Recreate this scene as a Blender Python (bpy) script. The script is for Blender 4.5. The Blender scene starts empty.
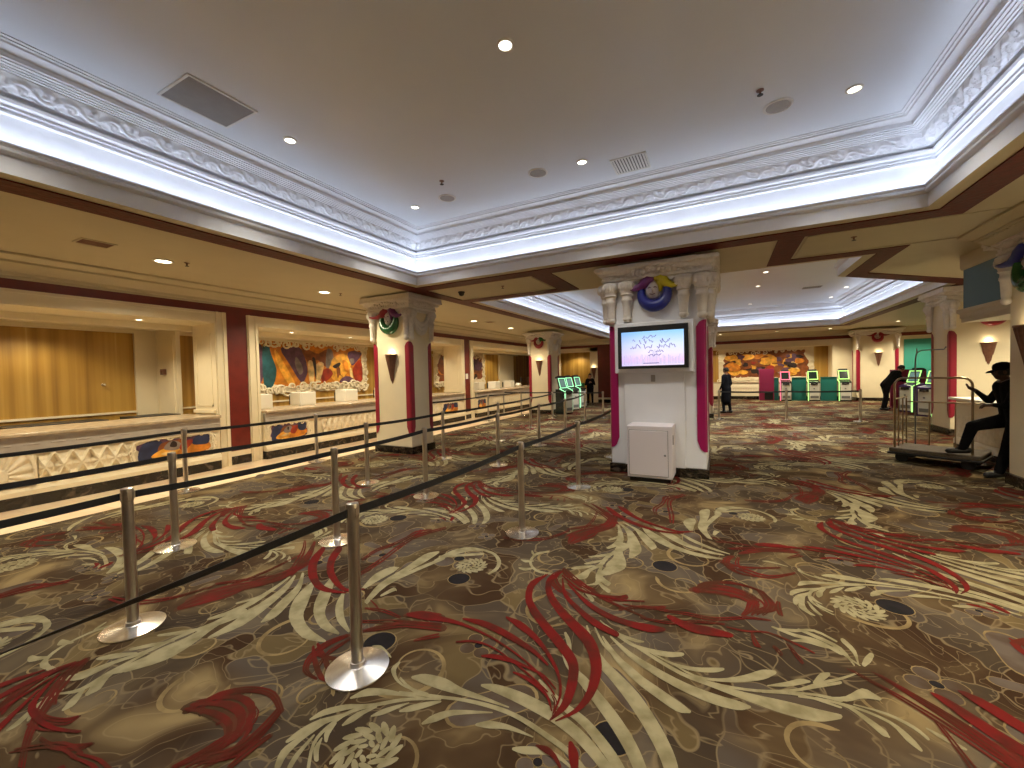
import bpy, bmesh, math, random
from mathutils import Vector, Matrix
from mathutils.geometry import tessellate_polygon
random.seed(7)
PI = math.pi
scene = bpy.context.scene
COL = scene.collection
def V(*a): return Vector(a)

# ------------------------------------------------------------------ materials
def lin(c): return c / 12.92 if c <= .04045 else ((c + .055) / 1.055) ** 2.4
def srgb(r, g, b): return (lin(r / 255), lin(g / 255), lin(b / 255), 1)
def mat(name, col, rough=.5, metal=0, noise=0, nscale=8, bump=0, bscale=30, spec=.5, coat=0, emit=None, estr=0, sub=None):
    m = bpy.data.materials.new(name); m.use_nodes = True
    nt = m.node_tree; b = nt.nodes['Principled BSDF']
    b.inputs['Base Color'].default_value = col if len(col) == 4 else (*col, 1)
    b.inputs['Roughness'].default_value = rough; b.inputs['Metallic'].default_value = metal
    b.inputs['Specular IOR Level'].default_value = spec; b.inputs['Coat Weight'].default_value = coat
    if emit:
        b.inputs['Emission Color'].default_value = (*emit, 1); b.inputs['Emission Strength'].default_value = estr
    if noise or bump:
        tc = nt.nodes.new('ShaderNodeTexCoord')
    if noise:
        n = nt.nodes.new('ShaderNodeTexNoise'); n.inputs['Scale'].default_value = nscale; n.inputs['Detail'].default_value = 4
        nt.links.new(tc.outputs['Object'], n.inputs['Vector'])
        r = nt.nodes.new('ShaderNodeMapRange'); r.inputs['From Min'].default_value = .3; r.inputs['From Max'].default_value = .7
        r.inputs['To Min'].default_value = 1 - noise; r.inputs['To Max'].default_value = 1 + noise
        nt.links.new(n.outputs['Fac'], r.inputs['Value'])
        mx = nt.nodes.new('ShaderNodeMix'); mx.data_type = 'RGBA'; mx.blend_type = 'MULTIPLY'; mx.inputs['Factor'].default_value = 1
        mx.inputs['A'].default_value = col if len(col) == 4 else (*col, 1)
        nt.links.new(r.outputs['Result'], mx.inputs['B'])
        nt.links.new(mx.outputs['Result'], b.inputs['Base Color'])
    if bump:
        n2 = nt.nodes.new('ShaderNodeTexNoise'); n2.inputs['Scale'].default_value = bscale; n2.inputs['Detail'].default_value = 3
        nt.links.new(tc.outputs['Object'], n2.inputs['Vector'])
        bp = nt.nodes.new('ShaderNodeBump'); bp.inputs['Strength'].default_value = bump; bp.inputs['Distance'].default_value = .02
        nt.links.new(n2.outputs['Fac'], bp.inputs['Height']); nt.links.new(bp.outputs['Normal'], b.inputs['Normal'])
    return m
def ramp(nt, stops, interp='LINEAR'):
    r = nt.nodes.new('ShaderNodeValToRGB'); r.color_ramp.interpolation = interp
    e = r.color_ramp.elements
    while len(e) > 1: e.remove(e[-1])
    e[0].position, e[0].color = stops[0]
    for p, c in stops[1:]:
        x = e.new(p); x.color = c
    return r
def tex_obj(nt, scale=(1, 1, 1)):
    tc = nt.nodes.new('ShaderNodeTexCoord'); mp = nt.nodes.new('ShaderNodeMapping')
    mp.inputs['Scale'].default_value = scale; nt.links.new(tc.outputs['Object'], mp.inputs['Vector']); return mp.outputs['Vector']

M = {}
M['ceiling'] = mat('coffer_paint', srgb(214, 218, 222), .38, noise=.02, nscale=1.5, bump=.03, bscale=3)
M['soffit'] = mat('soffit_paint', srgb(192, 182, 154), .5, noise=.03, nscale=2)
M['cream'] = mat('cream_paint', srgb(226, 214, 184), .45, noise=.03, nscale=3)
M['white'] = mat('white_plaster', srgb(224, 225, 228), .5, noise=.03, nscale=4)
M['plaster'] = mat('carved_plaster', srgb(220, 214, 206), .55, noise=.06, nscale=20, bump=.12, bscale=60)
M['stonecream'] = mat('carved_cream', srgb(230, 218, 190), .55, noise=.06, nscale=20, bump=.15, bscale=40)
M['red'] = mat('red_panel', srgb(104, 30, 20), .42, noise=.16, nscale=5)
M['redband'] = mat('dark_red_band', srgb(84, 14, 9), .5, noise=.3, nscale=16, bump=.35, bscale=18, spec=.2)
M['magenta'] = mat('magenta_strip', srgb(150, 20, 84), .35)
M['crimson'] = mat('crimson_strip', srgb(142, 26, 50), .35)
M['black'] = mat('black_plastic', (.012, .012, .013), .45)
M['belt'] = mat('black_webbing', (.014, .015, .017), .6, bump=.2, bscale=300)
M['steel'] = mat('brushed_steel', (.62, .58, .53), .28, 1, noise=.1, nscale=9)
M['steelbase'] = mat('polished_steel', (.74, .71, .66), .22, 1, noise=.18, nscale=12)
M['chrome'] = mat('cart_metal', (.42, .33, .22), .3, 1)
M['cabinet'] = mat('white_laminate', srgb(212, 205, 208), .4)
M['office'] = mat('office_white', srgb(228, 224, 212), .45)
M['teal'] = mat('teal_panel', srgb(22, 108, 102), .5)
M['tealblue'] = mat('blue_grey_panel', srgb(72, 112, 128), .5, noise=.06, nscale=2)
M['green'] = mat('green_panel', srgb(16, 118, 68), .45)
M['kmagenta'] = mat('magenta_panel', srgb(142, 36, 82), .5)
M['kwhite'] = mat('kiosk_white', srgb(214, 214, 204), .4)
M['kgrey'] = mat('kiosk_grey', srgb(120, 122, 122), .4)
M['purple'] = mat('kiosk_purple', srgb(66, 44, 104), .4)
M['led_green'] = mat('green_led', (.3, .7, .4), .4, emit=(.40, 1, .55), estr=1.15)
M['led_lime'] = mat('lime_led', (.3, .7, .1), .4, emit=(.50, 1, .28), estr=1.2)
M['led_pink'] = mat('pink_led', (.7, .1, .2), .4, emit=(1, .18, .28), estr=1.4)
M['kscreen'] = mat('kiosk_screen', (.02, .03, .03), .2, emit=(.25, .42, .36), estr=.5)
M['kdark'] = mat('kiosk_dark_screen', (.012, .02, .018), .2)
M['cove'] = mat('led_strip', (.9, .92, 1), .5, emit=(.74, .83, 1), estr=10)
M['lens_warm'] = mat('warm_lamp_lens', (.9, .85, .7), .4, emit=(1, .86, .58), estr=9)
M['lens_sconce'] = mat('sconce_lamp_lens', (.9, .85, .7), .4, emit=(1, .86, .58), estr=3)
M['lens_cool'] = mat('lamp_lens', (.9, .9, .85), .4, emit=(1, .93, .78), estr=6)
M['trimwhite'] = mat('fixture_white', srgb(222, 220, 214), .4)
M['grille'] = mat('grille_grey', srgb(160, 156, 150), .5, noise=.05)
M['skin'] = mat('skin', srgb(70, 44, 33), .5)
M['skin2'] = mat('light_skin', srgb(176, 128, 100), .5)
M['cloth'] = mat('black_cloth', (.005, .005, .006), .9, noise=.25, nscale=10, spec=.15)
M['cloth2'] = mat('navy_black_cloth', (.006, .007, .011), .9, noise=.2, nscale=8, spec=.15)
M['hair'] = mat('dark_hair', (.010, .008, .007), .6)
M['mask'] = mat('mask_face', srgb(196, 186, 184), .45)
M['maskline'] = mat('mask_lines', srgb(120, 96, 96), .5)
M['e_blue'] = mat('emblem_blue', srgb(30, 40, 128), .3)
M['e_purple'] = mat('emblem_purple', srgb(98, 34, 104), .3)
M['e_yellow'] = mat('emblem_yellow', srgb(190, 176, 36), .35)
M['e_green'] = mat('emblem_green', srgb(34, 92, 52), .25)
M['e_red'] = mat('emblem_red', srgb(140, 30, 44), .3)
M['sconce'] = mat('sconce_bronze', srgb(124, 84, 66), .45, noise=.15, nscale=20)
M['countertop'] = mat('counter_stone', srgb(176, 158, 132), .25, noise=.2, nscale=9)
M['apron'] = mat('counter_apron', srgb(170, 162, 152), .5, noise=.08, nscale=10)
M['floorlam'] = mat('office_floor', srgb(120, 100, 76), .6, noise=.1)

def wood():
    m = mat('gold_wood', srgb(186, 134, 56), .45); nt = m.node_tree; b = nt.nodes['Principled BSDF']
    n = nt.nodes.new('ShaderNodeTexNoise'); n.inputs['Scale'].default_value = 1; n.inputs['Detail'].default_value = 5
    nt.links.new(tex_obj(nt, (5, 5, .12)), n.inputs['Vector'])
    r = ramp(nt, [(.3, srgb(136, 98, 36)), (.5, srgb(172, 132, 56)), (.62, srgb(186, 148, 70)), (.72, srgb(216, 188, 118))])
    nt.links.new(n.outputs['Fac'], r.inputs['Fac']); nt.links.new(r.outputs['Color'], b.inputs['Base Color']); return m
M['wood'] = wood()
def marble_dark():
    m = mat('black_marble', (.02, .015, .012), .22); nt = m.node_tree; b = nt.nodes['Principled BSDF']
    n = nt.nodes.new('ShaderNodeTexNoise'); n.inputs['Scale'].default_value = 5; n.inputs['Detail'].default_value = 8; n.inputs['Distortion'].default_value = 1.5
    nt.links.new(tex_obj(nt), n.inputs['Vector'])
    r = ramp(nt, [(.45, (.008, .006, .005, 1)), (.58, (.03, .022, .015, 1)), (.66, (.09, .065, .045, 1))])
    nt.links.new(n.outputs['Fac'], r.inputs['Fac']); nt.links.new(r.outputs['Color'], b.inputs['Base Color']); return m
M['marble_black'] = marble_dark()
def marble_floor():
    m = mat('peach_marble', srgb(226, 196, 158), .18); nt = m.node_tree; b = nt.nodes['Principled BSDF']
    v = tex_obj(nt)
    br = nt.nodes.new('ShaderNodeTexBrick'); br.offset = 0; br.inputs['Scale'].default_value = 1
    br.inputs['Brick Width'].default_value = .6; br.inputs['Row Height'].default_value = .6; br.inputs['Mortar Size'].default_value = .004
    br.inputs['Color1'].default_value = srgb(236, 214, 176); br.inputs['Color2'].default_value = srgb(214, 164, 128); br.inputs['Mortar'].default_value = srgb(190, 150, 110)
    nt.links.new(v, br.inputs['Vector'])
    n = nt.nodes.new('ShaderNodeTexNoise'); n.inputs['Scale'].default_value = 3; n.inputs['Detail'].default_value = 6; nt.links.new(v, n.inputs['Vector'])
    mx = nt.nodes.new('ShaderNodeMix'); mx.data_type = 'RGBA'; mx.inputs['B'].default_value = srgb(240, 220, 190)
    nt.links.new(n.outputs['Fac'], mx.inputs['Factor']); nt.links.new(br.outputs['Color'], mx.inputs['A'])
    nt.links.new(mx.outputs['Result'], b.inputs['Base Color']); return m
M['marble'] = marble_floor()
def carpet_base():
    m = mat('carpet_ground', (.1, .07, .04), .95, spec=.1); nt = m.node_tree; b = nt.nodes['Principled BSDF']; L = nt.links.new
    v = tex_obj(nt)
    # wobble the coordinates so that the cells have curved, scroll-like outlines
    nz = nt.nodes.new('ShaderNodeTexNoise'); nz.inputs['Scale'].default_value = 1.6; nz.inputs['Detail'].default_value = 2; L(v, nz.inputs['Vector'])
    vm = nt.nodes.new('ShaderNodeVectorMath'); vm.operation = 'MULTIPLY_ADD'; vm.inputs[1].default_value = (1.1, 1.1, 0); L(nz.outputs['Color'], vm.inputs[0]); L(v, vm.inputs[2])
    cl = nt.nodes.new('ShaderNodeTexNoise'); cl.inputs['Scale'].default_value = 1.25; cl.inputs['Detail'].default_value = 3; cl.inputs['Distortion'].default_value = 1.3; L(v, cl.inputs['Vector'])
    base = ramp(nt, [(.34, srgb(48, 34, 21)), (.46, srgb(64, 48, 31)), (.54, srgb(82, 66, 44)), (.66, srgb(124, 106, 73))]); L(cl.outputs['Fac'], base.inputs['Fac'])
    vo = nt.nodes.new('ShaderNodeTexVoronoi'); vo.voronoi_dimensions = '2D'; vo.inputs['Scale'].default_value = 3.6; L(vm.outputs[0], vo.inputs['Vector'])
    sep = nt.nodes.new('ShaderNodeSeparateColor'); L(vo.outputs['Color'], sep.inputs[0])
    cells = ramp(nt, [(0, srgb(52, 43, 34)), (.30, srgb(74, 66, 58)), (.5, srgb(48, 31, 18)), (.72, srgb(64, 55, 46)), (.86, srgb(88, 74, 48))], 'CONSTANT'); L(sep.outputs[0], cells.inputs['Fac'])
    area = nt.nodes.new('ShaderNodeTexNoise'); area.inputs['Scale'].default_value = 1.0; area.inputs['Detail'].default_value = 1; L(v, area.inputs['Vector'])
    am = nt.nodes.new('ShaderNodeMapRange'); am.inputs['From Min'].default_value = .38; am.inputs['From Max'].default_value = .52; am.inputs['To Max'].default_value = .8; L(area.outputs['Fac'], am.inputs['Value'])
    mx = nt.nodes.new('ShaderNodeMix'); mx.data_type = 'RGBA'; L(am.outputs['Result'], mx.inputs['Factor']); L(base.outputs['Color'], mx.inputs['A']); L(cells.outputs['Color'], mx.inputs['B'])
    ve = nt.nodes.new('ShaderNodeTexVoronoi'); ve.voronoi_dimensions = '2D'; ve.feature = 'DISTANCE_TO_EDGE'; ve.inputs['Scale'].default_value = 3.6; L(vm.outputs[0], ve.inputs['Vector'])
    ed = nt.nodes.new('ShaderNodeMapRange'); ed.inputs['From Min'].default_value = .012; ed.inputs['From Max'].default_value = .035; ed.inputs['To Min'].default_value = .75; ed.inputs['To Max'].default_value = 0; L(ve.outputs['Distance'], ed.inputs['Value'])
    e2 = nt.nodes.new('ShaderNodeMath'); e2.operation = 'MULTIPLY'; L(ed.outputs['Result'], e2.inputs[0]); L(am.outputs['Result'], e2.inputs[1])
    # contour lines of the cloud noise draw the curled outlines
    sn = nt.nodes.new('ShaderNodeMath'); sn.operation = 'PINGPONG'; sn.inputs[1].default_value = .05; L(cl.outputs['Fac'], sn.inputs[0])
    s2 = nt.nodes.new('ShaderNodeMapRange'); s2.inputs['From Min'].default_value = 0; s2.inputs['From Max'].default_value = .006; s2.inputs['To Min'].default_value = .55; s2.inputs['To Max'].default_value = 0; L(sn.outputs[0], s2.inputs['Value'])
    mxx = nt.nodes.new('ShaderNodeMath'); mxx.operation = 'MAXIMUM'; L(e2.outputs[0], mxx.inputs[0]); L(s2.outputs['Result'], mxx.inputs[1])
    m3 = nt.nodes.new('ShaderNodeMix'); m3.data_type = 'RGBA'; m3.inputs['B'].default_value = srgb(122, 106, 78); L(mxx.outputs[0], m3.inputs['Factor']); L(mx.outputs['Result'], m3.inputs['A'])
    L(m3.outputs['Result'], b.inputs['Base Color']); return m
M['carpet'] = carpet_base()
def pile(name, a, bcol, lo, hi, scale):
    m = mat(name, a, .95, spec=.1); nt = m.node_tree; b = nt.nodes['Principled BSDF']
    n = nt.nodes.new('ShaderNodeTexNoise'); n.inputs['Scale'].default_value = scale; n.inputs['Detail'].default_value = 5
    nt.links.new(tex_obj(nt), n.inputs['Vector'])
    r = ramp(nt, [(lo, bcol), (hi, a)]); nt.links.new(n.outputs['Fac'], r.inputs['Fac']); nt.links.new(r.outputs['Color'], b.inputs['Base Color']); return m
M['c_cream'] = pile('carpet_cream', srgb(140, 131, 101), srgb(114, 105, 77), .35, .6, 9)
M['c_red'] = pile('carpet_red', srgb(94, 22, 19), srgb(72, 27, 20), .36, .55, 6)
M['c_feather'] = pile('carpet_rust', srgb(90, 28, 22), srgb(68, 36, 23), .36, .58, 5)
M['c_rust'] = pile('carpet_dull_rust', srgb(80, 45, 31), srgb(64, 46, 30), .40, .60, 4)
M['c_tan'] = pile('carpet_tan', srgb(126, 108, 74), srgb(98, 82, 54), .35, .6, 6)
M['c_grey'] = pile('carpet_grey', srgb(84, 74, 66), srgb(66, 52, 40), .35, .6, 4)
M['c_dark'] = pile('carpet_black', srgb(32, 28, 30), srgb(24, 22, 22), .3, .6, 9)

# ------------------------------------------------------------------ mesh builder
class MB:
    def __init__(s): s.v, s.f, s.m = [], [], []
    def add(s, vs, fs, mi=0):
        o = len(s.v); s.v += [tuple(p) for p in vs]
        s.f += [tuple(i + o for i in f) for f in fs]; s.m += [mi] * len(fs); return s
    def box(s, x0, x1, y0, y1, z0, z1, mi=0, T=None):
        p = [V(x, y, z) for z in (z0, z1) for y in (y0, y1) for x in (x0, x1)]
        if T: p = [T @ q for q in p]
        return s.add(p, [(0, 2, 3, 1), (4, 5, 7, 6), (0, 1, 5, 4), (2, 6, 7, 3), (0, 4, 6, 2), (1, 3, 7, 5)], mi)
    def prism(s, poly, z0, z1, mi=0, T=None):
        """poly: list of (x,y) extruded from z0 to z1"""
        n = len(poly); p = [V(x, y, z0) for x, y in poly] + [V(x, y, z1) for x, y in poly]
        if T: p = [T @ q for q in p]
        fs = [tuple(range(n - 1, -1, -1)), tuple(range(n, 2 * n))] + [(i, (i + 1) % n, n + (i + 1) % n, n + i) for i in range(n)]
        return s.add(p, fs, mi)
    def lathe(s, prof, n=24, T=None, mi=0, a0=0, a1=2 * PI):
        full = abs(a1 - a0 - 2 * PI) < 1e-6; k = n if full else n + 1
        p = []
        for r, z in prof:
            for i in range(k):
                a = a0 + (a1 - a0) * i / n; p.append(V(r * math.cos(a), r * math.sin(a), z))
        if T: p = [T @ q for q in p]
        fs = []
        for j in range(len(prof) - 1):
            for i in range(n):
                i2 = (i + 1) % k; fs.append((j * k + i, j * k + i2, (j + 1) * k + i2, (j + 1) * k + i))
        if prof[0][0] > 1e-5 and full: fs.append(tuple(range(k - 1, -1, -1)))
        if prof[-1][0] > 1e-5 and full: fs.append(tuple((len(prof) - 1) * k + i for i in range(k)))
        return s.add(p, fs, mi)
    def tube(s, pts, r, n=8, mi=0, closed=False):
        pts = [Vector(p) for p in pts]; N = len(pts); rs = r if isinstance(r, (list, tuple)) else [r] * N
        vs = []; up = V(0, 0, 1); prev = None
        for i, p in enumerate(pts):
            a = pts[i - 1] if (i or closed) else p; b = pts[(i + 1) % N] if (i < N - 1 or closed) else p
            t = (b - a).normalized()
            if prev is None:
                u = t.cross(up)
                if u.length < .1: u = t.cross(V(1, 0, 0))
            else: u = prev - t * prev.dot(t)
            u.normalize(); prev = u; w = t.cross(u)
            for k in range(n):
                an = 2 * PI * k / n; vs.append(p + (u * math.cos(an) + w * math.sin(an)) * rs[i])
        fs = []
        for i in range(N if closed else N - 1):
            j = (i + 1) % N
            for k in range(n): fs.append((i * n + k, i * n + (k + 1) % n, j * n + (k + 1) % n, j * n + k))
        if not closed: fs += [tuple(range(n - 1, -1, -1)), tuple((N - 1) * n + k for k in range(n))]
        return s.add(vs, fs, mi)
    def ball(s, c, r, T=None, mi=0, nu=14, nv=9):
        rx, ry, rz = r if isinstance(r, (list, tuple)) else (r, r, r)
        prof = [(math.sin(PI * j / nv), -math.cos(PI * j / nv)) for j in range(nv + 1)]
        p = []
        for a, z in prof:
            for i in range(nu):
                t = 2 * PI * i / nu; p.append(V(c[0] + rx * a * math.cos(t), c[1] + ry * a * math.sin(t), c[2] + rz * z))
        if T: p = [T @ q for q in p]
        return s.add(p, [(j * nu + i, j * nu + (i + 1) % nu, (j + 1) * nu + (i + 1) % nu, (j + 1) * nu + i) for j in range(nv) for i in range(nu)], mi)
    def grid(s, fn, nu, nv, mi=0):
        p = [fn(i / nu, j / nv) for j in range(nv + 1) for i in range(nu + 1)]
        return s.add(p, [(j * (nu + 1) + i, j * (nu + 1) + i + 1, (j + 1) * (nu + 1) + i + 1, (j + 1) * (nu + 1) + i) for j in range(nv) for i in range(nu)], mi)
    def sweep(s, poly, prof, closed=True, mis=None):
        """poly: plan ring (x,y); prof: (d outward to the left-hand normal, z)"""
        n = len(poly); P = [V(x, y) for x, y in poly]; offs = []
        for i in range(n):
            d1 = (P[i] - P[i - 1]) if (i or closed) else (P[1] - P[0]); d2 = (P[(i + 1) % n] - P[i]) if (i < n - 1 or closed) else (P[-1] - P[-2])
            n1 = V(d1.y, -d1.x).normalized(); n2 = V(d2.y, -d2.x).normalized(); b = (n1 + n2)
            offs.append(b / (b.length_squared / 2) if b.length > 1e-6 else n1)
        k = len(prof); vs = []
        for i in range(n):
            for d, z in prof: q = P[i] + offs[i] * d; vs.append((q.x, q.y, z))
        for i in range(n if closed else n - 1):
            j = (i + 1) % n
            for t in range(k - 1):
                s.f.append(tuple(x + len(s.v) for x in (i * k + t, j * k + t, j * k + t + 1, i * k + t + 1))); s.m.append(mis[t] if mis else 0)
        s.v += vs; return s
    def fill(s, rings, z, mi=0, flip=False):
        rr = [[V(x, y, 0) for x, y in r] for r in rings]; tri = tessellate_polygon(rr)
        flat = [(p.x, p.y, z) for r in rr for p in r]
        fs = []
        for t in tri:
            a, b, c = [Vector(flat[i]) for i in t]; up = (b - a).cross(c - a).z > 0
            fs.append(tuple(t) if up != flip else tuple(reversed(t)))
        return s.add(flat, fs, mi)

def build(name, mb, mats, parent=None, smooth=False, loc=None, bevel=0, weld=False):
    me = bpy.data.meshes.new(name); me.from_pydata(mb.v, [], mb.f)
    mats = mats if isinstance(mats, (list, tuple)) else [mats]
    for m in mats: me.materials.append(M[m] if isinstance(m, str) else m)
    for p, i in zip(me.polygons, mb.m): p.material_index = i; p.use_smooth = bool(smooth)
    bm = bmesh.new(); bm.from_mesh(me)
    if weld: bmesh.ops.remove_doubles(bm, verts=bm.verts, dist=1e-5)
    bmesh.ops.recalc_face_normals(bm, faces=bm.faces); bm.to_mesh(me); bm.free()
    if smooth and smooth is not True: me.set_sharp_from_angle(angle=smooth)
    o = bpy.data.objects.new(name, me); COL.objects.link(o)
    if parent is not None: o.parent = parent
    if loc is not None: o.location = loc
    if bevel:
        md = o.modifiers.new('bevel', 'BEVEL'); md.width = bevel; md.segments = 2; md.limit_method = 'ANGLE'; md.angle_limit = .9
    return o
SM = .7
def struct(name, mb, mats, **k):
    o = build(name, mb, mats, **k); o['kind'] = 'structure'; return o
def tag(o, label, cat, group=None):
    o['label'] = label; o['category'] = cat
    if group: o['group'] = group
    return o
def thing(name, label, cat, loc=(0, 0, 0), rz=0, group=None):
    o = bpy.data.objects.new(name, None); COL.objects.link(o); o.location = loc; o.rotation_euler = (0, 0, rz); o.empty_display_size = .1
    return tag(o, label, cat, group)
def copy_tree(o, parent=None):
    c = o.copy(); COL.objects.link(c)
    if parent is not None: c.parent = parent
    for ch in list(o.children): copy_tree(ch, c)
    return c
def dup(o, loc, rz, label, group=None):
    c = copy_tree(o); c.location = loc; c.rotation_euler = (0, 0, rz); c['label'] = label
    if group: c['group'] = group
    return c
ORD = ['nearest', 'second', 'third', 'fourth', 'fifth', 'sixth', 'seventh', 'eighth', 'ninth']

# ------------------------------------------------------------------ dimensions (metres; camera stands at the origin, 1.7 m up)
ZS, ZC = 3.5, 4.5
XW = -8.8                       # reception wall
COF1 = [(-5.37, -4.4), (2.12, -4.4), (2.12, 6.4), (-5.37, 6.4)]
COF2 = [(-5.37, 8.7), (2.08, 8.7), (2.08, 10.35), (4.55, 12.62), (4.55, 22.2), (-5.37, 22.2)]
CARPET_X = -7.35

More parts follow.
